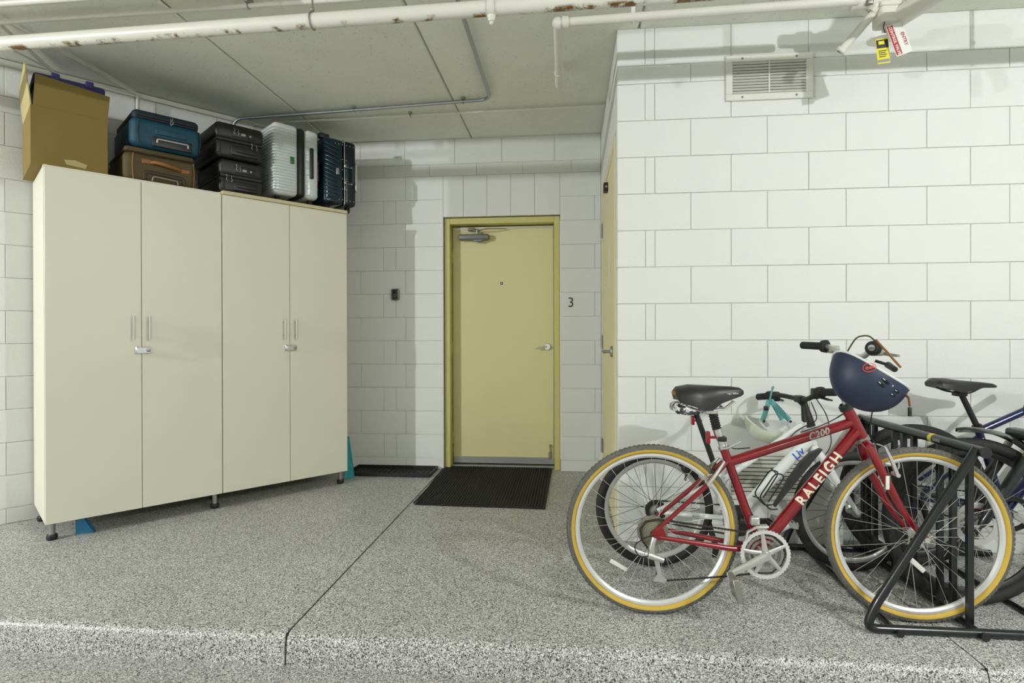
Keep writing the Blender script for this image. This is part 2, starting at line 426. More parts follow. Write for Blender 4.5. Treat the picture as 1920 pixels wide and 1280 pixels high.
# ------------------------------------------------------------------ yellow door
LY = 5.035
d1 = B()
FW = .052
d1.box(DX0+.004, DX0+FW, YB+.035, YB+.20, 0, DZ-.004, .003).box(DX1-FW, DX1-.004, YB+.035, YB+.20, 0, DZ-.004, .003).box(DX0+FW, DX1-FW, YB+.035, YB+.20, DZ-FW-.004, DZ-.004, .003)
d1.box(DX0+FW, DX0+FW+.016, LY+.045, LY+.06, 0, DZ-FW, .002).box(DX1-FW-.016, DX1-FW, LY+.045, LY+.06, 0, DZ-FW, .002)
door = struct(d1.obj('door_1', M_FRAME, smooth=False), 'yellow metal door with closer and lever handle in a yellow frame')
lx0, lx1 = DX0+FW+.004, DX1-FW-.004
leaf = B().box(lx0, lx1, LY, LY+.044, .03, DZ-FW-.012, .002).obj('door_leaf', M_DOOR, door, False)
B().box(lx0, lx1, LY+.05, LY+.3, 0, DZ-FW).obj('door_backing', M_DARKHOLE, door, False)
B().box(lx1-.012, lx1-.007, LY-.004, LY+.002, .08, DZ-FW-.02).obj('weather_strip', M_ALU, door, False)
B().box(lx0+.02, lx1-.005, LY-.006, LY+.002, DZ-FW-.034, DZ-FW-.022).obj('head_strip', M_ALU, door, False)
sw = B().box(lx0+.005, lx1-.003, LY-.012, LY, .03, .088, .003).obj('door_sweep', M_ALU, door, False)
th = B().box(lx0-.002, lx1+.002, LY-.06, LY+.05, .001, .02, .004).obj('threshold', M_ALU, door, False)
cl = B().rbox(-.966, -.692, LY-.075, LY-.008, 1.988, 2.04, .018, 3).obj('door_closer', M_GREYPL, door)
B().prism([(-.85, 1.99), (-.74, 1.99), (-.775, 1.976), (-.79, 1.968), (-.81, 1.976)], lambda a, b, t: (a, t, b), LY-.07, LY-.02).obj('closer_cover', M_GREYPL, cl)
B().cyl((-.80, LY-.045, 2.03), (-.80, LY-.045, 2.075), .013).tube([(-.80, LY-.045, 2.07), (-.70, LY-.10, 2.078), (-.545, LY-.03, 2.085)], .008, 8, flat=((0, 0, 1), .5)).tube([(-.80, LY-.045, 2.07), (-.87, LY-.03, 2.083)], .008, 8).obj('closer_arm', M_STEEL, cl)
B().rbox(-.885, -.82, LY-.05, LY-.004, 2.072, 2.098, .008).obj('arm_shoe', M_GREYPL, cl)
hd = B().lathe([(.001, -.016), (.026, -.016), (.032, -.008), (.033, 0)], (-.192, LY, 1.055), n=24).lathe([(.001, -.055), (.011, -.055), (.011, -.014)], (-.192, LY, 1.055), n=16).tube([(-.192, LY-.05, 1.055), (-.235, LY-.054, 1.052), (-.295, LY-.05, 1.040)], [.010, .008, .006], 10, flat=((0, 1, 0), .7)).obj('lever_handle', M_CHROME, door)
B().lathe([(.001, -.006), (.011, -.006), (.013, 0)], (-.592, LY, 1.612), n=20).obj('door_viewer', M_BLACK, door)
B().lathe([(.001, -.007), (.006, -.007), (.006, -.005)], (-.592, LY, 1.612), n=12).obj('viewer_lens', M_ALU, door)
B().box(-.182, -.158, LY-.016, LY, .075, .135, .003).cyl((-.17, LY-.014, .12), (-.17, LY-.014, .19), .005, n=8).ball((-.17, LY-.014, .195), .010, 10, 6).obj('floor_bolt', M_STEEL, door)
for z in (.25, 1.05, 1.85): B().cyl((lx0-.001, LY-.006, z-.05), (lx0-.001, LY-.006, z+.05), .007, n=10).obj('hinge', M_FRAME, door)

# ------------------------------------------------------------------ cream side door seen edge on
d2 = B().box(XC-.008, XC+.06, SD0-.055, SD0, 0, SDT+.05, .003).box(XC-.008, XC+.06, SD1, SD1+.055, 0, SDT+.05, .003).box(XC-.008, XC+.06, SD0, SD1, SDT, SDT+.05, .003)
dr2 = struct(d2.obj('door_2', M_SIDE, smooth=False), 'cream side door of the alcove seen almost edge on')
B().box(XC-.004, XC+.04, SD0+.003, SD1-.003, .012, SDT-.003, .002).obj('door_leaf', M_SIDE, dr2, False)
for z in (.28, 1.10, 1.98):
    B().cyl((XC-.014, SD1-.002, z-.055), (XC-.014, SD1-.002, z+.055), .009, n=10).box(XC-.009, XC-.005, SD1-.05, SD1+.045, z-.055, z+.055).obj('hinge', M_STEEL, dr2)
B().lathe([(.001, .014), (.030, .014), (.034, .006), (.034, 0)], (XC-.004, 3.60, 1.05), (-1, 0, 0), n=20).cyl((XC-.004, 3.60, 1.05), (XC-.062, 3.60, 1.05), .010).tube([(XC-.056, 3.60, 1.05), (XC-.06, 3.65, 1.05), (XC-.056, 3.73, 1.048)], .009, 10).obj('lever_handle', M_STEEL, dr2)
B().box(XC-.0048, XC-.0038, 3.86, 3.93, 1.48, 1.74).obj('paper_notice', M_TAGWHITE, dr2, False)

# ------------------------------------------------------------------ small wall things
t = thing('wall_bracket', 'small black metal bracket high on the alcove side wall', 'bracket', (XC-.004, 3.99, 2.16))
B().box(-.03, 0, -.035, .035, -.03, .03, .004).obj('plate', M_BLACK, t, False)
B().lathe([(.001, .006), (.008, .006), (.01, 0)], (-.012, -.035, 0), (0, -1, 0), n=12).obj('screw', M_STEEL, t)
t = thing('doorbell_camera', 'small grey and black video doorbell on the white wall left of the yellow door', 'doorbell', (-1.503, YB-.002, 1.512))
B().rbox(-.036, .036, -.024, 0, -.05, .05, .012).obj('housing', M_GREYPL, t)
B().rbox(-.023, .023, -.029, -.018, -.042, .042, .004).obj('face_plate', M_BLACK, t)
B().lathe([(.0085, -.031), (.012, -.032), (.014, -.028)], (0, 0, -.012), n=20).obj('button_ring', M_GREYPL, t)
B().lathe([(.001, -.032), (.007, -.031), (.008, -.028)], (0, 0, .022), n=16).obj('lens', M_DARKHOLE, t)
o = tag(place_text(text_mesh('3', .118, .002, -.0012), (.013, YB-.003, 1.428), (1, 0, 0), (0, 0, 1), M_BLACK, None, 'house_number'), 'thin black numeral 3 on the white wall right of the yellow door', 'number')
def grille(name, label, x0, x1, z0, z1, n, fw, sl, tilt, parent_mat, mull):
    t = thing(name, label, 'vent', ((x0+x1)/2, YR, (z0+z1)/2)); W, H = (x1-x0)/2, (z1-z0)/2
    B().box(-W, W, -.014, -.001, H-fw, H, .003).box(-W, W, -.014, -.001, -H, -H+fw, .003).box(-W, -W+fw, -.014, -.001, -H+fw, H-fw, .003).box(W-fw, W, -.014, -.001, -H+fw, H-fw, .003).obj('frame', parent_mat, t, False)
    B().box(-W+fw, W-fw, -.0035, -.0015, -H+fw, H-fw).obj('duct_opening', M_DARKHOLE, t, False)
    p = (2*H-2*fw)/n
    me = B().box(-W+fw, W-fw, -.001, .001, -sl/2, sl/2, 0, Matrix.Rotation(tilt, 4, 'X')).mesh('slat', False); me.materials.append(parent_mat)
    for k in range(n): link('slat', me, None, t, (0, -.010, -H+fw+p*(k+.5)))
    if mull: B().box(-.004, .004, -.0135, -.012, -H+fw, H-fw).obj('mullion', parent_mat, t, False)
    for sx in (-.62, .62):
        for sz in (-1, 1): B().lathe([(.001, -.004), (.005, -.003), (.006, 0)], (sx*W, -.014, sz*(H-fw*.5)), n=10).obj('screw', M_GREYPL, t)
    return t
grille('wall_vent', 'off white louvred air vent high on the right block wall', .853, 1.308, 2.424, 2.669, 11, .036, .0125, .9, M_VENT, True)
grille('low_wall_vent', 'wide low louvred wall vent behind the red and white bicycles', .855, 1.285, .255, .515, 10, .022, .0182, .3, M_VENT, False)
t = tag(B().box(-.002, .002, -.12, .12, 0, .30, 0, Matrix.Translation((.235, 4.72, 0)) @ Matrix.Rotation(.25, 4, 'Y') @ Matrix.Rotation(.15, 4, 'Z')).obj('scrap_panel', M_TAGWHITE, smooth=False), 'white scrap panel leaning in the alcove corner behind the bicycles', 'panel')

# ------------------------------------------------------------------ pipes and conduits
PZ = 2.62
t = thing('sprinkler_pipe', 'thick white sprinkler pipe with rust stains crossing under the ceiling', 'pipe', (0, 2.59, PZ))
B().cyl((-6, .11, 0), (2.6, -.09, 0), .034, n=24).obj('pipe_run', M_PIPERUST, t)
def yofs(x): return .11-(x+6)/8.6*.2
for x in (-1.19, 2.3):
    y = yofs(x)
    hg = B().tube([(x, y, .05)]+[(x, y+.037*math.sin(a), .037*math.cos(a)) for a in [2*PI*k/16 for k in range(17)]]+[(x, y, .05)], .004, 6, flat=((0, 1, 0), 1)).obj('pipe_hanger', M_STEEL, t)
    B().cyl((x, y, .045), (x, y, ZC-PZ), .005, n=8).ball((x, y, .055), .011, 10, 6).obj('hanger_rod', M_STEEL, hg)
y = yofs(-.345)
hd_ = B().lathe([(.036, -.016), (.040, -.016), (.040, .016), (.036, .016)], (-.345, y, 0), (1, 0, 0), 24, True).obj('sprinkler_saddle', M_PIPE, t)
B().cyl((-.345, y, -.03), (-.345, y, -.06), .022, .013, n=14).ball((-.345, y, -.066), (.010, .010, .010), 12, 6).obj('sprinkler_head', M_PIPE, hd_)
t = thing('branch_pipe', 'white branch pipe with an elbow above the alcove corner', 'pipe', (0, 2.87, 2.70))
B().tube(rounded([(1.34, -.045, 0), (-.055, 0, 0), (-.06, .74, .008)], .035, 5), .021, 16).obj('pipe_run', M_PIPE, t)
B().ball((-.052, .005, 0), (.030, .030, .030), 16, 8).cyl((-.03, 0, 0), (.0, 0, 0), .028, n=18).obj('elbow', M_PIPE, t)
B().cyl((-.06, .55, .006), (-.06, .575, .006), .025, n=16).obj('pipe_coupling', M_PIPE, t)
B().cyl((-.06, .73, .008), (-.06, .73, ZC-2.70), .024, n=16).obj('riser', M_PIPE, t)
B().box(.305, .325, -.012, .012, .0, ZC-2.70, .002).tube([(.315, .024*math.sin(a), .024*math.cos(a)) for a in [2*PI*k/14 for k in range(15)]], .004, 6).obj('pipe_hanger', M_PIPE, t)
def conduit(name, label, pts, r, m, straps=(), rr=.09):
    t = thing(name, label, 'conduit', pts[0]); o = Vector(pts[0])
    P = rounded([Vector(p)-o for p in pts], rr, 7); B().tube(P, r, 12).obj('conduit_run', m, t)
    for p in straps:
        q = Vector(p)-o
        B().box(q.x-.010, q.x+.010, q.y-.03, q.y+.03, q.z+r-.004, ZC-.0005-o.z, .001).tube([(q.x, q.y+(r+.002)*math.sin(a), q.z+(r+.002)*math.cos(a)) for a in [2*PI*k/12 for k in range(13)]], .003, 6).obj('strap', M_STEEL, t)
    return t
conduit('metal_conduit', 'bent galvanised metal conduit running along the ceiling above the suitcases', [(-2.581, 4.213, 2.45), (-2.581, 4.213, 2.825), (-.55, 4.05, 2.825), (-.55, 1.2, 2.825)], .0125, M_EMT, [(-1.58, 4.135, 2.825), (-.75, 4.07, 2.825)])
conduit('painted_conduit', 'thin white conduit on the ceiling just in front of the yellow door wall', [(-2.32, 4.325, 2.83), (XC, 4.258, 2.83)], .010, M_PIPE, [(-1.2, 4.295, 2.83)])
conduit('painted_conduit', 'thin white conduit on the ceiling running from the slanted wall above the box', [(-2.985, 3.735, 2.45), (-2.985, 3.735, 2.834), (-2.985, .5, 2.834)], .010, M_PIPE, [], .03)
conduit('painted_conduit', 'thin white conduit behind the sprinkler pipe at the top left corner', [(-3.235, 3.36, 2.810), (-3.0, 2.76, 2.810), (-1.0, 2.752, 2.810)], .012, M_PIPE, [(-1.6, 2.755, 2.810)], .03)
conduit('painted_conduit', 'thicker white conduit at the very top left nearest the viewer', [(-3.9, 2.60, 2.80), (-1.5, 2.585, 2.80)], .015, M_PIPE, [(-1.90, 2.588, 2.80)])
conduit('painted_conduit', 'short white conduit stub crossing the top left ceiling', [(-2.06, 1.0, 2.841), (-2.06, 2.86, 2.841)], .010, M_PIPE)
# control valve
V = Vector((1.50, 2.90, 2.655))
t = thing('control_valve', 'white painted sprinkler control valve on the ceiling at upper right', 'valve', V)
B().cyl((.05, -.02, -.012), (.506, -.804, .126), .046, n=24).obj('feed_pipe', M_PIPE, t)
B().rbox(-.045, .055, -.05, .045, -.045, .045, .012).box(-.05, .06, -.056, -.04, .028, .052, .004).obj('valve_body', M_PIPE, t)
B().cyl((-.05, -.01, .03), (-.17, .06, -.115), .019, n=16).lathe([(.019, 0), (.025, .003), (.025, .02), (.019, .024)], (-.165, .057, -.109), (-.58, .34, -.72), 16).obj('drain_pipe', M_PIPE, t)
cp = B().lathe([(.02, -.02), (.034, -.02), (.036, -.01), (.036, .01), (.034, .02), (.02, .02)], (-.06, -.005, .045), (-.58, .34, -.72), 18).obj('coupling', M_PIPE, t)
B().rbox(-.105, -.075, -.045, -.02, .045, .075, .005).obj('coupling_bolt', M_STEEL, cp)
B().cyl((-.16, .0, .075), (.10, -.02, .072), .034, n=18).lathe([(.03, -.03), (.044, -.028), (.044, .028), (.03, .03)], (-.05, -.01, .075), (1, 0, 0), 18).lathe([(.03, -.03), (.044, -.028), (.044, .028), (.03, .03)], (.06, -.018, .073), (1, 0, 0), 18).obj('tee', M_PIPERUST, t)
B().cyl((.0, -.005, -.045), (.0, -.005, -.10), .020, n=14).lathe([(.02, 0), (.06, -.012), (.058, -.02), (.01, -.02)], (-.02, .01, -.085), (0, 0, 1), 20).obj('handwheel', M_PIPE, t)
B().tube([(-.03, -.045, -.045), (-.038, -.05, -.075), (-.03, -.052, -.10)], .0025, 6).obj('tag_wire', M_BLACK, t)
def hang_tag(name, label, origin, ang, w_, h_, m, extra):
    t = thing(name, label, 'tag', origin); R = Matrix.Rotation(ang, 4, 'Y')
    B().box(-w_/2, w_/2, -.001, .001, -h_, 0, .0004, R).obj('card', m, t, False); extra(t, R); return t
def red_extra(t, R):
    B().box(-.034, -.008, -.0016, -.0009, -.145, -.004, 0, R).obj('red_band', M_TAGRED, t, False)
    place_text(text_mesh('CONTROL VALVE', .0175, .0002, .0004), R @ Vector((-.021, -.0018, -.075)), R @ Vector((0, 0, -1)), R @ Vector((1, 0, 0)), M_TAGWHITE, t)
    place_text(text_mesh('ENTRY', .021, .0002, .0006), R @ Vector((.021, -.0012, -.082)), R @ Vector((0, 0, -1)), R @ Vector((1, 0, 0)), M_TAGRED, t)
hang_tag('control_valve_tag', 'red and white sign tag reading control valve hanging from the valve', V+Vector((.004, -.055, -.062)), -.33, .072, .150, M_TAGWHITE, red_extra)
def yel_extra(t, R):
    B().box(-.026, .026, -.0016, -.0009, -.045, -.006, 0, R).obj('black_band', M_BLACK, t, False)
    B().box(-.016, .010, -.002, -.0012, -.028, -.012, .0003, R).obj('yellow_logo', M_TAGYEL, t, False)
    B().box(-.026, .026, -.0016, -.0009, -.112, -.098, 0, R).obj('lower_band', M_GREYPL, t, False)
    for k in range(4): B().box(-.02, .016-.006*(k % 2), -.0016, -.0009, -.060-.009*k, -.056-.009*k, 0, R).obj('print_line', M_BLACK, t, False)
hang_tag('inspection_tag', 'yellow and black inspection tag hanging below the red valve tag', V+Vector((-.036, -.03, -.115)), -.1, .056, .118, M_TAGYEL, yel_extra)

# ------------------------------------------------------------------ storage cabinets (local x along the front, y into the wall)
def cab_leg(t, x, y):
    lg = B().cyl((x, y, .028), (x, y, .10), .016, n=14).obj('leg', M_STEEL, t)
    B().lathe([(.001, .03), (.024, .03), (.027, .022), (.027, .008), (.024, 0), (.001, 0)], (x, y, .001), (0, 0, 1), 14).obj('foot', M_BLACK, lg)
def cab_door(t, x0, x1, hx, hasp):
    d = B().box(x0+.0015, x1-.0015, 0, .018, .10, 2.102, .0015).obj('door', M_CAB, t, False)
    B().cyl((hx, -.030, 1.131), (hx, -.030, 1.277), .007, n=12).cyl((hx, -.03, 1.158), (hx, 0, 1.158), .0045, n=8).cyl((hx, -.03, 1.250), (hx, 0, 1.250), .0045, n=8).obj('handle', M_CHROME, d)
    if hasp is not None:
        B().rbox(hasp-.042, hasp-.022, -.013, 0, 1.045, 1.09, .004).box(hasp-.03, hasp+.045, -.016, -.006, 1.047, 1.087, .003).obj('hasp_lock', M_CHROME, d)
        B().lathe([(.001, -.007), (.011, -.006), (.013, 0)], (hasp+.032, -.015, 1.067), n=16).obj('lock_cylinder', M_STEEL, d)
def cabinet(x0, x1, xm, label, slab_):
    t = thing('storage_cabinet', label, 'cabinet', CABO, UA, 'cream storage cabinets along the slanted wall')
    B().box(x0+.0005, x0+.018, .019, .575, .10, 2.118, .001).box(x1-.018, x1-.0005, .019, .575, .10, 2.118, .001).box(x0+.018, x1-.018, .019, .575, .10, .118).box(x0+.018, x1-.018, .019, .575, 2.098, 2.116).box(x0+.018, x1-.018, .565, .575, .118, 2.1).obj('carcass', M_CAB, t, False)
    B().box(x0, x0+.002, .0185, .021, .10, 2.118).obj('edge_band', M_CABEDGE, t, False)
    cab_door(t, x0, xm, xm-.047, xm); cab_door(t, xm, x1, xm+.037, None)
    if slab_: B().box(x0+.001, x1, -.012, .578, 2.104, 2.128, .002).obj('top_panel', M_CABEDGE, t, False)
    for x in (x0+.035, x1-.035):
        for y in (.05 if (x > x0+.1 or not slab_) else .30, .52): cab_leg(t, x, y)
    return t
cabinet(0, .929, .467, 'tall cream two door storage cabinet carrying the cardboard box, leftmost', False)
cabinet(.931, 1.845, 1.391, 'tall cream two door storage cabinet under the white suitcase, with a raised top panel', True)

def cab_thing(name, label, cat, x, y, z, rz=0, group=None):
    return thing(name, label, cat, (CABO[0]+UX*x-UY*y, CABO[1]+UY*x+UX*y, z), UA+rz, group)
ZT = 2.119
# cardboard box with raised flaps, bin inside
t = cab_thing('cardboard_box', 'open brown cardboard box with raised flaps on the left cabinet', 'box', -.05, .075, ZT)
B().box(0, .36, 0, .006, 0, .335, .001).box(0, .006, .006, .45, 0, .335).box(.354, .36, .006, .45, 0, .335).box(0, .36, .45, .456, 0, .335).box(.006, .354, .006, .45, 0, .006).obj('carton', M_CARD, t, False)
B().prism([(.012, .335), (.36, .335), (.372, .48), (.022, .515)], lambda a, b, q: (a, q, b), .0, .006).obj('front_flap', M_CARD, t, False)
B().prism([(.004, .335), (.45, .335), (.43, .53), (.03, .575), (.01, .54)], lambda a, b, q: (q-(b-.335)*.10, a, b), .0, .006).obj('side_flap', M_CARDIN, t, False)
B().prism([(.01, .335), (.43, .335), (.42, .45), (.02, .45)], lambda a, b, q: (q+(b-.335)*.06, a, b), .354, .36).obj('side_flap', M_CARD, t, False)
B().add([(.16, -.0006, .03), (.25, -.0006, .022), (.26, -.0006, .045), (.20, -.0006, .062), (.15, -.0006, .055)], [(0, 1, 2, 3, 4)]).obj('tape_scrap', M_CARDIN, t, False)
t = cab_thing('storage_bin', 'purple plastic bin standing inside the cardboard box', 'bin', -.035, .10, ZT+.008)
B().rbox(.015, .325, .01, .40, 0, .46, .02).obj('tub', M_PURPLE, t)
B().rbox(.0, .338, -.004, .405, .46, .525, .015).obj('lid', M_PURPLE, t)
for x in (.08, .24): B().rbox(x, x+.04, -.01, .02, .50, .542, .006).obj('lid_latch', M_PURPLE, t)

def zip_pull(b, x, y, z, s=1):
    return b.tube([(x, y, z), (x+.004*s, y-.004, z-.016), (x-.002*s, y-.004, z-.03), (x+.004*s, y-.003, z-.042)], .0025, 6)
# teal soft suitcase lying on the brown one
t = cab_thing('suitcase', 'teal soft suitcase lying on top of the olive brown suitcase', 'suitcase', .42, .035, 2.332)
B().rbox(0, .40, 0, .52, 0, .185, .045, 4).obj('shell', M_TEAL, t)
B().rbox(.012, .388, .012, .508, .165, .232, .03, 4).obj('expansion_lid', M_TEALD, t)
B().tube([(.03, -.002, .175), (.37, -.002, .175)], .004, 6).tube([(.03, .004, .19), (.37, .004, .19)], .003, 6).obj('zip_track', M_BLACK, t)
zip_pull(B(), .215, -.004, .205).obj('zip_pull', M_CHROME, t); zip_pull(B(), .228, -.004, .21, -1).obj('zip_pull', M_CHROME, t)
B().rbox(.115, .34, -.008, .01, .012, .075, .006).obj('handle_recess', M_BLACK, t)
B().tube(rounded([(.14, -.006, .036), (.14, -.012, .058), (.315, -.012, .058), (.315, -.006, .036)], .012), .0055, 8).obj('telescopic_handle', M_ALU, t)
B().rbox(.13, .31, -.010, .004, .088, .125, .006).obj('carry_handle', M_TEAL, t)
B().tube([(.045, 0.004, .02), (.035, -.003, .09), (.045, .004, .16)], .005, 6).obj('piping', M_TEALD, t)
B().tube([(.385, .012, .02), (.392, .006, .09), (.385, .012, .16)], .005, 6).obj('piping', M_TEALD, t)
# brown suitcase
t = cab_thing('suitcase', 'olive brown fabric suitcase with tan leather handle on the left cabinet', 'suitcase', .385, .05, ZT)
B().rbox(0, .40, 0, .50, 0, .175, .035, 4).obj('shell', M_BROWN, t)
B().rbox(.006, .394, .004, .496, .168, .208, .018, 3).obj('lid', M_BROWN, t)
B().tube(rounded([(.004, .03, .175), (.006, -.002, .175), (.394, -.002, .175), (.396, .03, .175)], .02), .0045, 6).obj('zip_track', M_BROWND, t)
B().tube([(.05, -.002, .005), (.045, -.004, .09), (.05, -.002, .165)], .004, 6).obj('piping', M_TAN, t)
B().tube([(.388, .006, .005), (.392, .004, .09), (.388, .006, .165)], .004, 6).obj('piping', M_TAN, t)
ch = B().tube([(.145, -.004, .122), (.165, -.022, .122), (.20, -.03, .118), (.275, -.03, .106), (.295, -.020, .103), (.31, -.004, .102)], [.010, .012, .013, .013, .012, .010], 10).obj('carry_handle', M_TAN, t)
B().box(.095, .15, -.006, .002, .110, .138, .003).obj('handle_tab', M_TAN, ch); B().box(.31, .365, -.006, .002, .088, .116, .003).obj('handle_tab', M_TAN, ch)
B().tube(rounded([(.11, -.004, .012), (.11, -.008, .062), (.33, -.008, .05), (.33, -.004, .012)], .03), .010, 8, flat=((0, 1, 0), .5)).obj('handle_well', M_BROWND, t)
B().tube(rounded([(.15, -.006, .008), (.155, -.012, .035), (.29, -.012, .028), (.295, -.006, .008)], .02), .005, 8).obj('telescopic_handle', M_STEEL, t)
# two dark hard cases
def dark_case(x, y, z, w_, h_, m, label, s):
    t = cab_thing('suitcase', label, 'suitcase', x, y, z)
    B().rbox(0, w_, 0, .50, 0, h_*.50, .028, 3).obj('lower_shell', m, t)
    B().rbox(0, w_, 0, .50, h_*.50+.006, h_, .028, 3).obj('upper_shell', m, t)
    B().box(.008, w_-.008, .006, .494, h_*.48, h_*.54).obj('zip_band', M_BLACK, t, False)
    B().rbox(w_*.33, w_*.80, -.006, .006, h_*.63, h_*.82, .003).obj('lock_plate', M_BLACK, t)
    b = B(); zip_pull(zip_pull(b, w_*.36, -.008, h_*.86), w_*.45, -.008, h_*.84, -1)
    b.box(w_*.50, w_*.60, -.010, -.004, h_*.68, h_*.75, .001).lathe([(.001, -.004), (.007, -.003), (.008, 0)], (w_*.70, -.006, h_*.72), n=12)
    b.obj('combination_lock', M_STEEL, t)
    B().rbox(w_*.30, w_*.86, -.012, .006, h_*.08, h_*.36, .010, 3).obj('handle_recess', M_BLACK, t)
    B().rbox(w_*.36, w_*.80, -.024, -.010, h_*.17, h_*.27, .006, 3).obj('carry_handle', m, t)
    for q in range(4): B().rbox(.006+q*.0, .03, -.005, .01, h_*.1, h_*.42, .004).obj('corner_guard', M_BLACK, t) if q == s else None
    zip_pull(B(), w_*s*.2+.04, -.006, h_*.52).obj('zip_pull', M_CHROME, t); zip_pull(B(), w_*s*.2+.075, -.006, h_*.5, -1).obj('zip_pull', M_CHROME, t)
    for k in range(5): B().tube([(.03, .06+.09*k, h_-.001), (w_-.03, .06+.09*k, h_-.001)], .006, 6).obj('rib', m, t)
    return t
dark_case(.93, .04, 2.13, .29, .232, M_BLK2, 'charcoal hard suitcase on the right cabinet under the brownish black one', 0)
dark_case(.905, .035, 2.370, .318, .238, M_BLK1, 'brownish black hard suitcase lying on top of the charcoal suitcase', 3)
# white ribbed case
def wheels4(t, w_, d_):
    for x in (.05, w_-.05):
        for y in (.06, d_-.06):
            B().cyl((x-.012, y, .022), (x+.012, y, .022), .022, n=14).box(x-.016, x+.016, y-.012, y+.02, .022, .058, .003).obj('wheel', M_BLACK, t)
WZ = 2.129
t = cab_thing('suitcase', 'white ribbed hard suitcase with black zip band standing on the right cabinet', 'suitcase', 1.288, .03, WZ)
W_, D_, H_ = .345, .42, .575
B().rbox(0, .185, 0, D_, .05, H_, .035, 4).obj('left_shell', M_WHITE, t)
B().rbox(.235, W_, 0, D_, .05, H_-.005, .035, 4).obj('right_shell', M_WHITE, t)
B().rbox(.175, .245, .006, D_-.006, .056, H_-.006, .03, 4).obj('zip_band', M_BLACK, t)
for k in range(22):
    z = .085+k*.0212
    B().tube(rounded([(.16, -.002, z), (.004, -.002, z), (-.002, .02, z), (-.002, D_-.05, z)], .03, 3), .0055, 6).obj('rib', M_WHITE, t)
for k in range(10): B().box(.238+k*.0, W_-.012, -.0012, .001, .075+k*.05, .078+k*.05).obj('rib', M_WHITE, t, False)
B().rbox(.268, .295, -.022, .0, .20, .43, .008, 3).obj('carry_handle', M_BLACK, t)
B().rbox(.12, .150, -.010, .002, .285, .335, .004, 2).obj('badge', M_GREEN, t)
B().rbox(W_-.004, W_+.018, .03, .12, .20, .36, .008).obj('side_handle', M_BLACK, t)
wheels4(t, W_, D_)
# navy case
t = cab_thing('suitcase', 'glossy navy hard suitcase with rivets at the right end of the cabinet', 'suitcase', 1.672, .025, WZ)
W_, D_, H_ = .272, .42, .555
B().rbox(0, .165, 0, D_, .045, H_, .028, 4).obj('left_shell', M_NAVY, t)
B().rbox(.167, W_, 0, D_, .045, H_, .028, 4).obj('right_shell', M_NAVYD, t)
B().tube(rounded([(.166, .05, H_+.001), (.166, -.002, H_), (.166, -.002, .046), (.166, .05, .044)], .03), .0045, 6).obj('frame_rail', M_CHROME, t)
for k in range(13):
    z = .10+k*.032
    B().tube([(-.001, .05, z+.02), (.006, .002, z+.018), (.02, -.003, z+.015), (.115, -.003, z-.012)], [.006, .007, .007, .004], 6).obj('rib', M_NAVY, t)
me = B().ball((0, 0, 0), (.0045, .003, .0045), 8, 4).mesh('rivet'); me.materials.append(M_CHROME)
for x in (.09, .12, .15, .185, .215, .245):
    for z in (.085, H_-.04): link('rivet', me, None, t, (x, -.001, z))
for z in (.17, .25, .32, .40):
    for x in (.15, .183): link('rivet', me, None, t, (x, -.001, z))
B().tube(rounded([(.18, -.004, .225), (.225, -.03, .225), (.225, -.03, .355), (.18, -.004, .355)], .015), .008, 8).obj('carry_handle', M_NAVY, t)
B().box(.165, .235, -.010, 0, .213, .237, .003).obj('handle_clamp', M_CHROME, t); B().box(.165, .235, -.010, 0, .343, .367, .003).obj('handle_clamp', M_CHROME, t)
B().tube(rounded([(.274, .02, .17), (.262, -.012, .18), (.262, -.012, .38), (.274, .02, .39)], .02), .010, 8).obj('latch_loop', M_ALU, t)
B().rbox(.095, .120, -.010, .0, .275, .325, .003).obj('badge', M_STEEL, t)
B().rbox(.02, .10, -.018, .03, .05, .10, .016, 3).obj('corner_guard', M_NAVY, t)
B().rbox(-.01, .07, .05, .10, H_-.004, H_+.035, .008).obj('top_handle', M_NAVYD, t)
wheels4(t, W_, D_)

# fabric things tucked behind and below the cabinets
t = tag(B().loft([[(-1.80, 4.47, z), (-1.742-.045*z/.33, 4.52, z), (-1.755-.045*z/.33, 4.572, z), (-1.81, 4.54, z)] for z in (.002, .11, .22, .33)]).obj('folded_tote', M_PATTERN), 'teal patterned folded fabric standing behind the right end of the cabinets', 'bag')
t = tag(B().loft([[(-2.86, 3.08, .001), (-2.78, 3.12, .001), (-2.80, 3.16, .001), (-2.88, 3.12, .001)], [(-2.865, 3.085, .05), (-2.815, 3.115, .05), (-2.83, 3.15, .05), (-2.88, 3.12, .05)], [(-2.87, 3.09, .096), (-2.845, 3.11, .096), (-2.86, 3.14, .096), (-2.88, 3.12, .096)]]).obj('crumpled_bag', M_BLUEBAG), 'small blue crumpled bag under the left corner of the cabinet', 'bag')

# ------------------------------------------------------------------ mats
t = thing('door_mat', 'black ribbed rectangular doormat in front of the yellow door', 'mat', (-.625, 4.42, 0))
B().prism([(-.475, .60), (.475, .60), (.462, -.61), (-.425, -.585)], lambda a, b, q: (a, b, q), .0005, .008).obj('backing', M_MAT, t, False)
b = B()
for k in range(44):
    x = -.44+k*.0202; y0 = -.575; b.box(x, x+.011, y0, .585, .008, .012)
b.obj('ribs', M_MAT, t, False)['kind'] = 'stuff'
t = thing('boot_tray', 'shallow black plastic boot tray against the wall left of the door', 'tray', (-1.485, 4.735, 0))
TW, TD = .355, .152
B().box(-TW, TW, -TD, TD, .001, .006).obj('base', M_BLACK, t, False)
for (x0, x1, y0, y1) in ((-TW, TW, -TD, -TD+.012), (-TW, TW, TD-.012, TD), (-TW, -TW+.012, -TD+.012, TD-.012), (TW-.012, TW, -TD+.012, TD-.012)):
    B().box(x0, x1, y0, y1, .001, .03, .004).obj('rim', M_BLACK, t, False)
b = B()
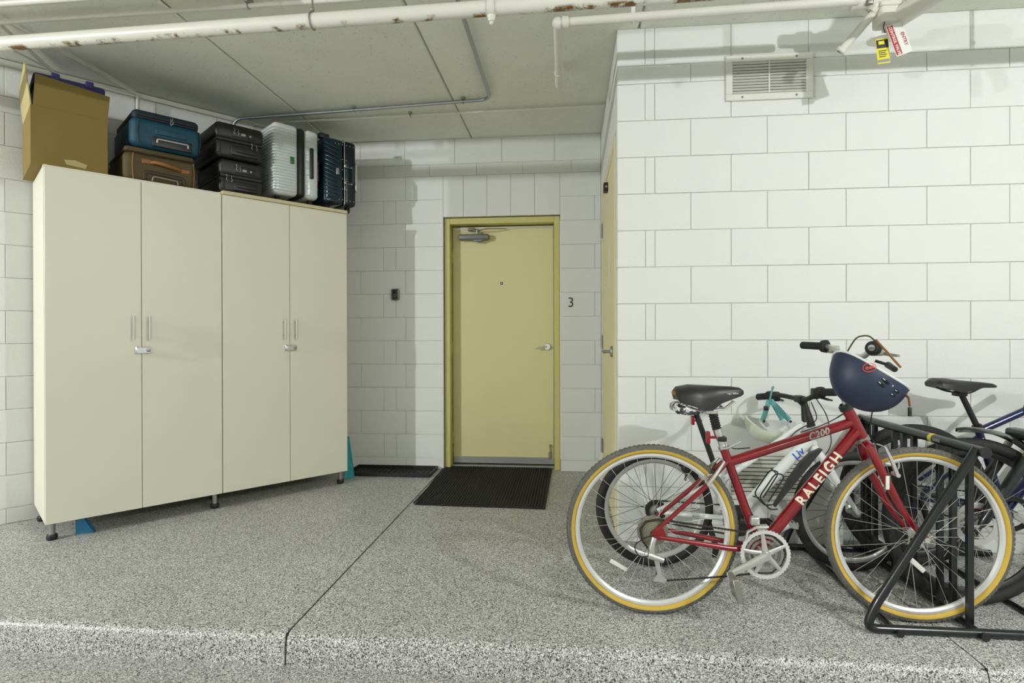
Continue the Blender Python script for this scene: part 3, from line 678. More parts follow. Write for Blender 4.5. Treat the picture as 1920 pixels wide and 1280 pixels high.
for i in range(16):
    for j in range(6):
        x, y = -.315+i*.042, -.115+j*.046; b.tube([(x-.016, y-.008, .008), (x, y+.008, .008), (x+.016, y-.008, .008)], .003, 5)
b.obj('tread_pattern', M_BLACK, t)['kind'] = 'stuff'

# ------------------------------------------------------------------ bicycles
def wheel(par, name, cx, cz, R, tw, tire_m, side_m, rim_m, spoke_m, rim_h=.018, steer=0, nsp=32, piv=None, rim_w=.011, y0=0):
    """wheel part: mesh is the rim, children tire, hub and spokes; axle along local y"""
    rt = R-tw
    w_ = B().lathe([(rt+.0015, -rim_w), (rt-rim_h*.5, -rim_w), (rt-rim_h, -rim_w*.4), (rt-rim_h, rim_w*.4), (rt-rim_h*.5, rim_w), (rt+.0015, rim_w)], n=72, closed=True).obj(name, rim_m, par)
    w_.location = (cx, y0, cz); w_.rotation_euler = (0, 0, steer)
    rc, a = R-tw/2, tw/2
    pr = lambda p0, p1, n, q=1.0: [(rc+a*math.cos(math.radians(p0+(p1-p0)*i/n)), q*a*math.sin(math.radians(p0+(p1-p0)*i/n))) for i in range(n+1)]
    if side_m:
        B().lathe(pr(-92, 92, 10), n=80).obj('tire', tire_m, w_)
        B().lathe(pr(92, 165, 5), n=80).lathe(pr(-92, -165, 5), n=80).obj('gum_sidewall', side_m, w_)
        b = B()
        for k in range(110):
            an = 2*PI*k/110; c, s = math.cos(an), math.sin(an)
            for (p, sg) in ((62, 1), (62, -1), (20, 1), (20, -1)):
                r0, y = rc+(a+.0006)*math.cos(math.radians(p)), sg*(a+.0006)*math.sin(math.radians(p)); off = .008 if p > 40 else 0
                c2, s2 = math.cos(an+off), math.sin(an+off)
                b.box(-.006, .006, -.003, .003, -.0012, .0014, 0, Matrix.Translation((r0*c2, y, r0*s2)) @ Matrix.Rotation(-(an+off)+PI/2, 4, 'Y') @ Matrix.Rotation(-sg*math.radians(p), 4, 'X'))
        b.obj('tread_blocks', tire_m, w_, False)['kind'] = 'stuff'
    else:
        B().lathe(pr(-165, 165, 16), n=80).obj('tire', tire_m, w_)
    B().lathe([(.001, -.052), (.006, -.052), (.007, -.034), (.022, -.032), (.022, -.027), (.012, -.022), (.011, 0), (.012, .022), (.022, .027), (.022, .032), (.007, .034), (.006, .052), (.001, .052)], n=20).obj('hub', M_SILVER, w_)
    rr = rt-rim_h
    for sgn in (1, -1):
        for cr in (1, -1):
            th = cr*1.05
            me = B().tube([(.021*math.sin(th), sgn*.029, .021*math.cos(th)), (0, sgn*.001, rr+.002)], .0011, 5).mesh('spoke'); me.materials.append(spoke_m)
            for k in range(nsp//4):
                link('spoke', me, None, w_, rot=(0, 2*PI*(k*4+(0 if sgn > 0 else 1)+(0 if cr > 0 else 2))/nsp, 0))
    return w_
def chain_pts(rear, rr, front, fr, y0, y1):
    """closed chain loop round two sprockets in the xz plane"""
    d = Vector((front[0]-rear[0], front[1]-rear[1])); a = math.atan2(d.y, d.x); P = []
    for k in range(9): an = a+PI/2+PI*k/8; P.append((rear[0]+rr*math.cos(an), y0, rear[1]+rr*math.sin(an)))
    for k in range(9): an = a-PI/2+PI*k/8; P.append((front[0]+fr*math.cos(an), y1, front[1]+fr*math.sin(an)))
    return P
def chainring(par, c, y, R, teeth, m, inner=.75, name='chainring', n_arm=5):
    pts = []
    for k in range(teeth*2): an = PI*k/teeth; r = R if k % 2 else R-.004; pts.append((r*math.cos(an), r*math.sin(an)))
    n = len(pts); v = []; f = []
    for yy in (y-.0015, y+.0015):
        v += [(c[0]+a, yy, c[1]+b) for a, b in pts]+[(c[0]+inner*R*math.cos(PI*k/teeth), yy, c[1]+inner*R*math.sin(PI*k/teeth)) for k in range(n)]
    for k in range(n):
        q = (k+1) % n
        f += [(k, q, n+q, n+k), (2*n+k, 3*n+k, 3*n+q, 2*n+q), (k, 2*n+k, 2*n+q, q), (n+k, n+q, 3*n+q, 3*n+k)]
    return B().add(v, f).obj(name, m, par, False)
def saddle(par, st, m, seg=12, y=0):
    """stations (x, half width, top z, bottom z)"""
    rings = []
    for (x, w_, zt, zb) in st:
        ring = []
        for k in range(seg+1):
            an = PI*k/seg; ring.append((x, y+w_*math.cos(an)*(1.0 if abs(math.cos(an)) > .3 else 1), zb+(zt-zb)*(math.sin(an)**.55)))
        for k in range(1, 5): ring.append((x, y-w_+2*w_*k/5, zb+.006*math.sin(PI*k/5)))
        rings.append(ring)
    return B().loft(rings).obj('saddle', m, par)
def tubepart(par, name, p0, p1, r, m, n=18): return B().cyl(p0, p1, *(r if isinstance(r, tuple) else (r, r)), n=n).obj(name, m, par)

# ---- red bicycle
RX, RY0 = .336, 2.425
red = thing('bicycle', 'red bicycle with yellow gum wall tires parked in front of the rack', 'bicycle', (RX, RY0, 0), math.atan2(.025, 1.045), 'bicycles at the rack')
RH, BBk, FH = (0, .349), (.435, .277), (1.046, .349)
rw = wheel(red, 'rear_wheel', 0, .349, .349, .037, M_TREAD, M_GUM, M_RIM, M_SPOKE, rim_h=.0165)
fw = wheel(red, 'front_wheel', 1.046, .349, .349, .037, M_TREAD, M_GUM, M_RIM, M_SPOKE, rim_h=.0165, steer=-.06)
tubepart(red, 'seat_tube', (.290, 0, .69), (.435, 0, .277), .0175, M_RED)
tt = tubepart(red, 'top_tube', (.308, 0, .628), (.795, 0, .796), .0195, M_RED)
dt = tubepart(red, 'down_tube', (.815, 0, .765), (.438, 0, .285), .0235, M_RED)
ht = tubepart(red, 'head_tube', (.777, 0, .85), (.836, 0, .735), .022, M_RED)
B().lathe([(.018, -.008), (.026, -.006), (.026, .012), (.018, .02)], (.775, 0, .853), (-.457, 0, .889), 20).obj('headset', M_BLACK, ht)
B().lathe([(.018, -.012), (.025, -.01), (.025, .006), (.018, .008)], (.838, 0, .731), (-.457, 0, .889), 20).obj('lower_headset', M_STEEL, ht)
for s in (-1, 1):
    B().tube([(.302, s*.017, .635), (.20, s*.045, .532), (.01, s*.058, .362)], [.009, .010, .008], 12).obj('seat_stay', M_RED, red)
    B().tube([(.415, s*.026, .281), (.30, s*.042, .292), (.02, s*.058, .335)], [.012, .011, .009], 12).obj('chain_stay', M_RED, red)
    B().prism([(-.012, .335), (.02, .325), (.05, .33), (.045, .352), (.03, .385), (.012, .375), (-.008, .362)], lambda a, b, q: (a, q, b), s*.061-.003, s*.061+.003).obj('dropout', M_RED, red, False)
fk = B()
ca, sa = math.cos(-.06), math.sin(-.06)
for s in (-1, 1):
    pts = [(.842, s*.03, .712), (.862, s*.046, .66), (.90, s*.052, .575), (.95, s*.054, .475), (.995, s*.054, .405), (1.046-s*.004, s*.054, .352)]
    fk.tube(pts, [.014, .0165, .0165, .014, .0115, .009], 12)
fk.tube([(.842, -.046, .705), (.842, 0, .722), (.842, .046, .705)], [.016, .019, .016], 12)
fork = fk.obj('fork', M_RED, red)
B().rbox(.888, .902, -.0715, -.067, .545, .598, .002).obj('fork_badge', M_TAGWHITE, fork)
# seat, post, clamp
sp = B().cyl((.292, 0, .68), (.269, 0, .748), .0135).cyl((.272, 0, .742), (.265, 0, .765), .018).obj('seatpost', M_SILVER, red)
b = B(); prof = []
for k in range(13): prof += [(.0195 if k % 2 == 0 else .0155, k*.0053)]
b.lathe(prof, (.264, 0, .766), (-.24, 0, .97), 18); b.obj('rubber_boot', M_RUBBER, sp)
B().rbox(.215, .265, -.02, .02, .826, .85, .006).tube([(.15, -.022, .853), (.20, -.022, .838), (.30, -.02, .848), (.335, -.012, .878)], .0035, 8).tube([(.15, .022, .853), (.20, .022, .838), (.30, .02, .848), (.335, .012, .878)], .0035, 8).obj('saddle_clamp', M_SILVER, sp)
B().rbox(.266, .300, -.02, .02, .715, .735, .004).obj('post_collar', M_BLACK, sp)
sd = saddle(red, [(.094, .05, .925, .90), (.104, .072, .938, .878), (.15, .082, .947, .866), (.195, .072, .945, .848), (.235, .052, .943, .845), (.275, .034, .941, .872), (.32, .024, .939, .888), (.355, .019, .934, .900), (.369, .010, .924, .908)], M_BLACK)
place_text(text_mesh('planet bike', .0125, .0003, .0002, space=1.05), (.312, -.0285, .912), (1, -.18, .09), (0, -.3, 1), M_LETTER, sd)
B().rbox(.088, .104, -.03, .03, .903, .918, .004).obj('saddle_badge', M_TAN, sd)
B().lathe([(.014, -.006), (.021, -.006), (.021, .008), (.014, .008)], (.290, 0, .69), (-.33, 0, .94), 18, True).tube([(.285, -.024, .688), (.30, -.032, .692), (.35, -.032, .718)], [.006, .006, .004], 8, flat=((0, 1, 0), .6)).obj('seat_quick_release', M_CHROME, red)
B().rbox(.222, .236, -.014, .014, .705, .755, .004).box(.236, .262, -.005, .005, .725, .735).obj('rear_reflector', M_REDREF, red)
# cockpit
st = B().tube([(.774, 0, .858), (.752, 0, .94), (.750, 0, 1.0), (.775, 0, 1.055)], [.011, .0115, .0125, .014], 14).cyl((.777, -.022, 1.06), (.777, .022, 1.06), .019).obj('stem', M_SILVER, red)
def bar_side(s): return [(.777, s*.02, 1.06), (.80, s*.085, 1.063), (.797, s*.13, 1.088), (.785, s*.18, 1.098), (.72, s*.29, 1.102)]
hb = B().tube(rounded([bar_side(-1)[i] for i in (4, 3, 2, 1, 0)]+bar_side(1), .04, 4), .0115, 12).obj('handlebar', M_SILVER, red)
def perp_mid(a, b, t): return tuple(a[i]+(b[i]-a[i])*t for i in range(3))
for s in (-1, 1):
    a, e = bar_side(s)[3], bar_side(s)[4]
    g = B().tube([perp_mid(a, e, .18), perp_mid(a, e, .2), perp_mid(a, e, .97), perp_mid(a, e, 1.0)], [.014, .0165, .0165, .013], 14)
    g.tube([perp_mid(a, e, .02), perp_mid(a, e, .05), perp_mid(a, e, .2), perp_mid(a, e, .24)], [.022, .028, .026, .018], 16).obj('grip', M_RUBBER, red)
    m_ = perp_mid(a, e, -.12)
    B().rbox(m_[0]-.012, m_[0]+.03, m_[1]-.014, m_[1]+.014, m_[2]-.028, m_[2]+.004, .006).tube([(m_[0]+.025, m_[1], m_[2]-.018), (m_[0]+.045, m_[1]+s*.03, m_[2]-.024), (m_[0]+.02, m_[1]+s*.12, m_[2]-.024)], [.007, .006, .005], 8).obj('brake_lever', M_STEEL, red)
# calipers
def vbrake(par, x, z, dx, dz, y=.0):
    """linear pull brake: arms either side of the rim along direction (dx,dz)"""
    b = B()
    for s in (-1, 1):
        b.cyl((x, s*.03, z), (x, s*.072, z), .008, n=10)
        b.tube([(x, s*.062, z), (x+dx*.05, s*.058, z+dz*.05), (x+dx*.11, s*.04, z+dz*.11)], [.009, .008, .005], 8)
        b.rbox(x+dx*.035-.018, x+dx*.035+.018, s*.026-.006, s*.026+.006, z+dz*.035-.006, z+dz*.035+.006, .003)
    b.tube([(x+dx*.11, -.04, z+dz*.11), (x+dx*.112, 0, z+dz*.112), (x+dx*.11, .04, z+dz*.11)], .003, 6)
    return b.obj('brake_caliper', M_SILVER, par)
vbrake(red, .935, .600, -.30, .95)
vbrake(red, .215, .553, .62, .78)
# drivetrain
chainring(red, BBk, -.062, .0985, 44, M_RIM, .83); chainring(red, BBk, -.054, .077, 34, M_STEEL, .82); chainring(red, BBk, -.046, .055, 24, M_STEEL, .76)
b = B()
for k in range(5):
    an = 2*PI*k/5+.45; c, s = math.cos(an), math.sin(an)
    b.tube([(BBk[0]+.01*c, -.066, BBk[1]+.01*s), (BBk[0]+.085*c, -.063, BBk[1]+.085*s)], [.012, .0065], 8, flat=((0, 1, 0), .35))
b.lathe([(.001, -.072), (.02, -.072), (.022, -.06), (.022, .06), (.001, .06)], (BBk[0], 0, BBk[1]), n=20)
sp_ = b.obj('spider', M_SILVER, red)
ck = Vector((BBk[0], -.078, BBk[1])); pe = Vector((.292, -.082, .203))
def crank(p0, p1): return B().tube([p0, p0+(p1-p0)*.1, p0+(p1-p0)*.9, p1], [.019, .018, .013, .013], 10, flat=((0, 1, 0), .5)).lathe([(.001, -.008), (.012, -.008), (.014, .006)], p0, n=16)
crank(ck, pe).obj('crank_arm', M_SILVER, red)
crank(Vector((BBk[0], .07, BBk[1])), Vector((.578, .075, .351))).obj('crank_arm', M_SILVER, red)
def pedal(c, tilt):
    M4 = Matrix.Translation(c) @ Matrix.Rotation(tilt, 4, 'Y'); b = B()
    b.box(-.045, .045, -.006, .0, -.012, .012, .003, M4).box(-.045, .045, -.085, -.078, -.012, .012, .003, M4).box(-.045, -.035, -.08, -.004, -.01, .01, .003, M4).box(.035, .045, -.08, -.004, -.01, .01, .003, M4).box(-.008, .008, -.08, -.0, -.008, .008, .003, M4)
    for k in range(6):
        b.box(-.042+k*.015, -.036+k*.015, -.086, -.077, .008, .018, .001, M4)
    return b
pedal(pe+Vector((.005, -.006, -.03)), 1.35).obj('pedal', M_STEEL, red)
pedal(Vector((.578, .165, .351)), .2).obj('pedal', M_STEEL, red)
b = B()
for k in range(7): r = .022+.0068*k; b.lathe([(r-.008, -.052+.0045*k), (r, -.052+.0045*k), (r, -.0495+.0045*k), (r-.008, -.0495+.0045*k)], n=32, closed=True)
b.obj('cassette', M_GREASE, rw)
rd = Vector((-.005, -.068, .268)); jk = Vector((.028, -.06, .168))
B().tube([(.0, -.065, .335), (-.012, -.072, .295), rd], [.011, .013, .012], 10).tube([rd+Vector((-.02, -.004, .0)), rd+Vector((.04, -.01, -.018))], [.015, .012], 10).obj('rear_derailleur', M_SILVER, red)
B().prism([(-.004, .262), (.018, .258), (.028, .19), (.05, .165), (.04, .152), (.018, .158), (-.005, .16), (.012, .188)], lambda a, b, q: (a, q, b), -.064, -.061).obj('derailleur_cage', M_SILVER, red, False)
B().lathe([(.004, -.003), (.014, -.003), (.014, .003), (.004, .003)], (.02, -.056, .172), n=16, closed=True).lathe([(.004, -.003), (.012, -.003), (.012, .003), (.004, .003)], (.008, -.056, .25), n=16, closed=True).obj('jockey_wheel', M_BLACK, red)
top_r, top_f = (.01, .349+.055), (.425, .375)
ch_pts = [(.42, -.054, .354), (.22, -.048, .378), (.02, -.042, .402), (-.03, -.042, .392), (-.052, -.042, .36), (-.045, -.043, .315), (-.01, -.05, .27), (.012, -.055, .255), (.012, -.056, .22), (.012, -.056, .185), (.03, -.056, .158), (.15, -.056, .170), (.30, -.055, .185), (.41, -.054, .200), (.46, -.054, .202), (.50, -.054, .235), (.515, -.054, .277), (.50, -.054, .318), (.465, -.054, .348)]
b = B()
P = [Vector(p) for p in ch_pts]+[Vector(ch_pts[0])]; pos = []
for i in range(len(P)-1):
    L_ = (P[i+1]-P[i]).length; n = max(1, round(L_/.0127))
    for k in range(n): pos.append(P[i]+(P[i+1]-P[i])*(k/n))
for i, p in enumerate(pos):
    q = pos[(i+1) % len(pos)]; wdt = .0042 if i % 2 else .003
    b.tube([p, (p+q)/2, q], [.0048, .0032, .0048], 6)
b.obj('chain', M_CHAIN, red)
B().tube([(.36, -.062, .335), (.365, -.064, .366), (.40, -.064, .385), (.445, -.064, .388)], .005, 8, flat=((0, 1, 0), 1.6)).rbox(.385, .42, -.05, -.02, .385, .42, .006).obj('front_derailleur', M_SILVER, red)
# lettering
dv = Vector((.815-.438, 0, .765-.285)).normalized(); up = Vector((-dv.z, 0, dv.x))
place_text(text_mesh('RALEIGH', .052, .0002, .0016, space=1.30), Vector((.438, 0, .285))+dv*.362, dv, up, M_LETTER, dt, 'brand_lettering', wrap=.0237)
tv = Vector((.795-.308, 0, .796-.628)).normalized(); tu = Vector((-tv.z, 0, tv.x))
place_text(text_mesh('C200', .037, .0002, .0010, .3, 1.05), Vector((.308, 0, .628))+tv*.37, tv, tu, M_GREYDEC, tt, 'model_lettering', wrap=.0197)
# bottle cage and frame pump on the down tube
bc = Vector((.505, 0, .415))
b = B()
for s in (-1, 1):
    q = [bc+dv*.02+up*.03, bc+dv*.0+up*.05, bc+dv*.01+up*.115, bc+dv*.13+up*.125, bc+dv*.145+up*.09, bc+dv*.02+up*.075]
    b.tube(rounded([Vector((p.x, s*.030, p.z)) for p in q], .02, 3), .003, 6)
b.tube([Vector((p.x, y, p.z)) for p, y in ((bc+dv*.13+up*.125, -.03), (bc+dv*.135+up*.125, .03))], .003, 6).tube([Vector((p.x, y, p.z)) for p, y in ((bc+dv*.01+up*.115, -.03), (bc+dv*.0+up*.11, .03))], .003, 6)
b.obj('bottle_cage', M_BLACK, red)
b = B(); q0 = bc+dv*.02+up*.032
b.loft([[q0+dv*t_+up*h_*c+Vector((0, s, 0)) for c, s in ((0, -.013), (1, -.011), (1, .011), (0, .013))] for t_, h_ in ((0, .006), (.06, .014), (.12, .026), (.20, .032), (.26, .026), (.30, .006))]); b.obj('cage_mount', M_BLACK, red)
# cables and reflectors
B().tube(rounded([(.80, -.10, 1.05), (.86, -.06, .93), (.865, -.01, .82), (.868, .01, .74), (.90, .02, .705)], .06, 5), .0025, 6).obj('brake_cable', M_BLACK, red)
B().tube(rounded([(.80, .10, 1.05), (.84, .06, .93), (.80, .03, .84), (.70, .012, .785), (.60, .01, .752)], .06, 5), .0025, 6).obj('shift_cable', M_BLACK, red)
B().tube(rounded([(.30, .01, .70), (.335, .012, .68), (.40, .012, .686)], .03, 4), .0025, 6).obj('brake_cable', M_BLACK, red)
B().tube(rounded([(.025, -.06, .343), (-.03, -.066, .34), (-.085, -.066, .30), (-.06, -.068, .255), (-.018, -.07, .262)], .04, 5), .0025, 6).obj('shift_cable', M_BLACK, red)
B().rbox(-.175, -.095, -.006, .004, -.008, .010, .004, 2, Matrix.Translation((0, 0, .195)) @ Matrix.Translation((-.135, 0, 0)) @ Matrix.Rotation(.50, 4, 'Y') @ Matrix.Translation((.135, 0, 0))).obj('wheel_reflector', M_REFL, red)
B().rbox(-.05, .05, -.006, .004, -.010, .010, .004, 2, Matrix.Translation((1.03, -.008, .24)) @ Matrix.Rotation(.75, 4, 'Y')).obj('wheel_reflector', M_REFL, red)
B().lathe([(.001, -.066), (.010, -.066), (.011, -.058), (.004, -.055), (.004, .066), (.001, .066)], (1.046, 0, .349), n=12).obj('front_skewer', M_SILVER, red)
B().cyl((.905, -.055, 1.03), (.90, -.11, 1.015), .013, .011, n=14).cyl((.87, -.03, 1.045), (.905, -.055, 1.03), .006, n=8).obj('bell', M_BLACK, red)

# ---- white bicycle
wht = thing('bicycle', 'white bicycle standing between the red bicycle and the wall', 'bicycle', (.418, 2.925, 0), math.atan2(.03, .955), 'bicycles at the rack')
def loc_w(X, Z): return (X-.418, Z)
wr_ = wheel(wht, 'rear_wheel', 0, .288, .288, .043, M_TIRE, None, M_SILVER, M_SPOKEK, rim_h=.020, nsp=28)
wf_ = wheel(wht, 'front_wheel', .955, .290, .290, .043, M_TIRE, None, M_SILVER, M_SPOKEK, rim_h=.020, nsp=28, steer=.03)
WBB = (.395, .248); hT, hB = (.728, .795), (.765, .615)
tubepart(wht, 'seat_tube', (.310, 0, .47), (WBB[0], 0, WBB[1]), .018, M_WBIKE)
wd = tubepart(wht, 'down_tube', (.765, 0, .655), (WBB[0], 0, WBB[1]), .027, M_WBIKE)
tubepart(wht, 'top_tube', (.725, 0, .715), (.313, 0, .415), .015, M_WBIKE)
tubepart(wht, 'head_tube', (hT[0], 0, hT[1]-.07), (hB[0], 0, hB[1]), .023, M_WBIKE)
B().lathe([(.030, -.10), (.026, -.06), (.017, 0), (.016, .02)], (.728, 0, .80), (-.2, 0, .98), 20).obj('headset', M_BLACK, wht)
for s in (-1, 1):
    B().tube([(.318, s*.02, .455), (.20, s*.045, .39), (.005, s*.055, .295)], [.010, .010, .008], 10).obj('seat_stay', M_WBIKE, wht)
    cs = B().tube([(WBB[0]-.02, s*.028, WBB[1]+.003), (.22, s*.048, .268), (.005, s*.056, .285)], [.014, .013, .009], 10).obj('chain_stay', M_WBIKE, wht)
    if s < 0: place_text(text_mesh('ALIGHT', .017, .0002, .0003, .2, 1.1), (.20, -.0625, .271), (1, .10, -.08), (0, 0, 1), M_GREYDEC, cs)
fk = B()
for s in (-1, 1): fk.tube([(.775, s*.035, .585), (.80, s*.046, .545), (.87, s*.05, .42), (.955, s*.05, .293)], [.017, .019, .016, .010], 12)
fk.tube([(.775, -.046, .575), (.77, 0, .60), (.775, .046, .575)], [.018, .022, .018], 12); fk.obj('fork', M_WBIKE, wht)
wdv = Vector((.765-WBB[0], 0, .655-WBB[1])).normalized(); wup = Vector((-wdv.z, 0, wdv.x))
place_text(text_mesh('Liv', .050, .0002, .0012, .15, 1.0), Vector((.395, 0, .248))+wdv*.435, wdv, wup, M_BLUEDEC, wd, 'brand_lettering', wrap=.0272)
B().cyl((.305, 0, .475), (.205, 0, .765), .0135).obj('seatpost', M_BLACK, wht)
saddle(wht, [(.085, .05, .81, .785), (.10, .075, .822, .768), (.15, .08, .825, .762), (.20, .06, .822, .765), (.26, .035, .818, .775), (.33, .022, .812, .785), (.345, .012, .805, .79)], mat('zebra_saddle', '#CFCFCA', .4, spots=('#121212', 38, .47, .50)))
B().rbox(.183, .197, -.013, .013, .705, .75, .004).box(.197, .235, -.004, .004, .722, .73).obj('rear_reflector', M_REDREF, wht)
wbar = [(.60, .28, .815), (.645, .20, .83), (.665, .14, .84), (.70, .05, .835), (.705, -.02, .832), (.715, -.08, .845), (.735, -.13, .88), (.76, -.25, .893)]
B().cyl((.728, 0, .805), (.70, 0, .835), .016).rbox(.685, .725, -.03, .03, .818, .852, .008).obj('stem', M_BLACK, wht)
B().tube(rounded(wbar, .04, 4), .012, 12).obj('handlebar', M_BLACK, wht)
for a, e, s in ((wbar[1], wbar[0], 1), (wbar[6], wbar[7], -1)):
    B().tube([perp_mid(a, e, .05), perp_mid(a, e, .1), perp_mid(a, e, .95), perp_mid(a, e, 1)], [.015, .0175, .0175, .014], 14).tube([perp_mid(a, e, -.05), perp_mid(a, e, .0), perp_mid(a, e, .22), perp_mid(a, e, .3)], [.02, .026, .026, .018], 14).obj('grip', M_RUBBER, wht)
    m_ = perp_mid(a, e, -.25)
    B().rbox(m_[0]-.012, m_[0]+.02, m_[1]-.016, m_[1]+.016, m_[2]-.03, m_[2]+.02, .006).tube([(m_[0]+.02, m_[1], m_[2]-.02), (m_[0]+.05, m_[1]+s*.03, m_[2]-.03), (m_[0]+.03, m_[1]+s*.11, m_[2]-.025)], [.007, .006, .004], 8).obj('brake_lever', M_BLACK, wht)
B().tube(rounded([(.72, -.09, .83), (.76, -.08, .74), (.69, -.04, .70), (.62, -.03, .63)], .05, 5), .0025, 6).obj('brake_cable', M_BLACK, wht)
B().tube(rounded([(.73, -.10, .86), (.79, -.10, .77), (.83, -.06, .62), (.79, -.03, .54)], .06, 5), .0025, 6).obj('shift_cable', M_BLACK, wht)
chainring(wht, WBB, -.05, .075, 38, M_BLACK, .3)
B().lathe([(.001, -.06), (.018, -.06), (.02, .06), (.001, .06)], (WBB[0], 0, WBB[1]), n=16).obj('bottom_bracket', M_BLACK, wht)
crank(Vector((WBB[0], -.07, WBB[1])), Vector((WBB[0]+.155, -.075, WBB[1]+.012))).obj('crank_arm', M_BLACK, wht)
crank(Vector((WBB[0], .07, WBB[1])), Vector((WBB[0]-.155, .075, WBB[1]-.012))).obj('crank_arm', M_BLACK, wht)
pedal(Vector((WBB[0]+.155, -.078, WBB[1]+.012)), .05).obj('pedal', M_BLACK, wht)
chainring(wr_, (0, 0), -.043, .055, 28, M_BLACK, .55, 'sprocket'); chainring(wr_, (0, 0), -.037, .042, 22, M_STEEL, .5, 'sprocket')
B().tube(chain_pts((0, .288), .050, WBB, .073, -.042, -.05), .0042, 6, closed=True).obj('chain', M_CHAIN, wht)
B().tube([(.0, -.06, .29), (.012, -.07, .25), (.03, -.06, .20)], [.010, .014, .009], 8).obj('rear_derailleur', M_BLACK, wht)
B().rbox(.13, .19, -.055, .055, .475, .52, .012).tube([(.15, -.045, .47), (.14, -.05, .44)], .006, 8).obj('rear_brake', M_BLACK, wht)
B().prism([(.25, .215), (.275, .225), (.31, .10), (.295, .06), (.275, .062), (.28, .11)], lambda a, b, q: (a, q, b), -.030, -.022).obj('kickstand', M_BLACK, wht)

# ---- blue bicycle, rear wheel in the rack
blu = thing('bicycle', 'dark blue bicycle nearest the wall with its saddle over the rack', 'bicycle', (1.70, 3.05, 0), 0, 'bicycles at the rack')
bw = wheel(blu, 'rear_wheel', 0, .352, .352, .050, M_TIRE, None, M_BLACK, M_SPOKEK, rim_h=.022, nsp=28)
wheel(blu, 'front_wheel', 1.05, .352, .352, .050, M_TIRE, None, M_BLACK, M_SPOKEK, rim_h=.022, nsp=28)
UBB = (.42, .285)
tubepart(blu, 'seat_tube', (.300, 0, .69), (UBB[0], 0, UBB[1]), .0175, M_BBIKE)
tubepart(blu, 'top_tube', (.312, 0, .675), (.80, 0, .915), .018, M_BBIKE)
tubepart(blu, 'down_tube', (.83, 0, .84), (UBB[0], 0, UBB[1]), .024, M_BBIKE)
tubepart(blu, 'head_tube', (.79, 0, .96), (.838, 0, .82), .022, M_BBIKE)
for s in (-1, 1):
    B().tube([(.31, s*.02, .64), (.17, s*.05, .50), (.005, s*.062, .365)], [.010, .010, .008], 10).obj('seat_stay', M_BBIKE, blu)
    B().tube([(UBB[0]-.02, s*.03, UBB[1]+.005), (.2, s*.055, .325), (.005, s*.062, .348)], [.012, .012, .009], 10).obj('chain_stay', M_BBIKE, blu)
    if s < 0: B().tube([(.24, s*.066, .317), (.30, s*.058, .308)], .0085, 8).obj('stay_decal', mat('magenta_decal', '#A11E6E', .4), blu)
fk = B()
for s in (-1, 1): fk.tube([(.845, s*.045, .80), (.94, s*.055, .58), (1.05, s*.055, .355)], [.016, .016, .010], 12)
fk.tube([(.845, -.05, .795), (.84, 0, .82), (.845, .05, .795)], .018, 12).obj('fork', M_BBIKE, blu)
B().cyl((.30, 0, .69), (.222, 0, .862), .0135).obj('seatpost', M_BLACK, blu)
B().lathe([(.014, -.008), (.022, -.008), (.022, .010), (.014, .010)], (.299, 0, .692), (-.41, 0, .91), 16, True).obj('seat_collar', M_BLACK, blu)
saddle(blu, [(.084, .05, .92, .90), (.10, .07, .932, .888), (.15, .072, .932, .876), (.20, .06, .925, .866), (.25, .04, .92, .872), (.31, .026, .915, .888), (.365, .02, .908, .888), (.382, .010, .90, .89)], M_BLACK)
B().tube(rounded([(.12, -.02, .885), (.17, -.022, .865), (.25, -.02, .858), (.31, -.012, .888)], .03), .0035, 6).tube(rounded([(.12, .02, .885), (.17, .022, .865), (.25, .02, .858), (.31, .012, .888)], .03), .0035, 6).rbox(.19, .245, -.02, .02, .845, .868, .006).obj('saddle_rail', M_BLACK, blu)
B().cyl((.79, 0, .96), (.83, 0, 1.02), .014).obj('stem', M_BLACK, blu)
B().tube([(.78, -.19, 1.04), (.83, -.06, 1.02), (.83, .06, 1.02), (.78, .19, 1.04)], .012, 10).obj('handlebar', M_BLACK, blu)
for s in (-1, 1): B().tube([(.806, s*.125, 1.03), (.778, s*.195, 1.041)], .0165, 12).obj('grip', M_RUBBER, blu)
chainring(blu, UBB, -.052, .085, 42, M_BLACK, .72)
B().lathe([(.001, -.06), (.018, -.06), (.02, .06), (.001, .06)], (UBB[0], 0, UBB[1]), n=16).obj('bottom_bracket', M_BLACK, blu)
crank(Vector((UBB[0], -.07, UBB[1])), Vector((UBB[0]+.14, -.075, UBB[1]-.09))).obj('crank_arm', M_SILVER, blu)
chainring(bw, (0, 0), -.045, .060, 30, M_STEEL, .5, 'sprocket')
b = B().lathe([(.055, .040), (.080, .040), (.080, .042), (.055, .042)], n=40, closed=True); b.obj('brake_disc', M_SILVER, bw)
B().tube(chain_pts((0, .352), .056, UBB, .083, -.045, -.052), .0042, 6, closed=True).obj('chain', M_CHAIN, blu)
B().tube([(.0, -.062, .345), (.012, -.072, .30), (.03, -.06, .24)], [.010, .015, .010], 8).obj('rear_derailleur', M_BLACK, blu)

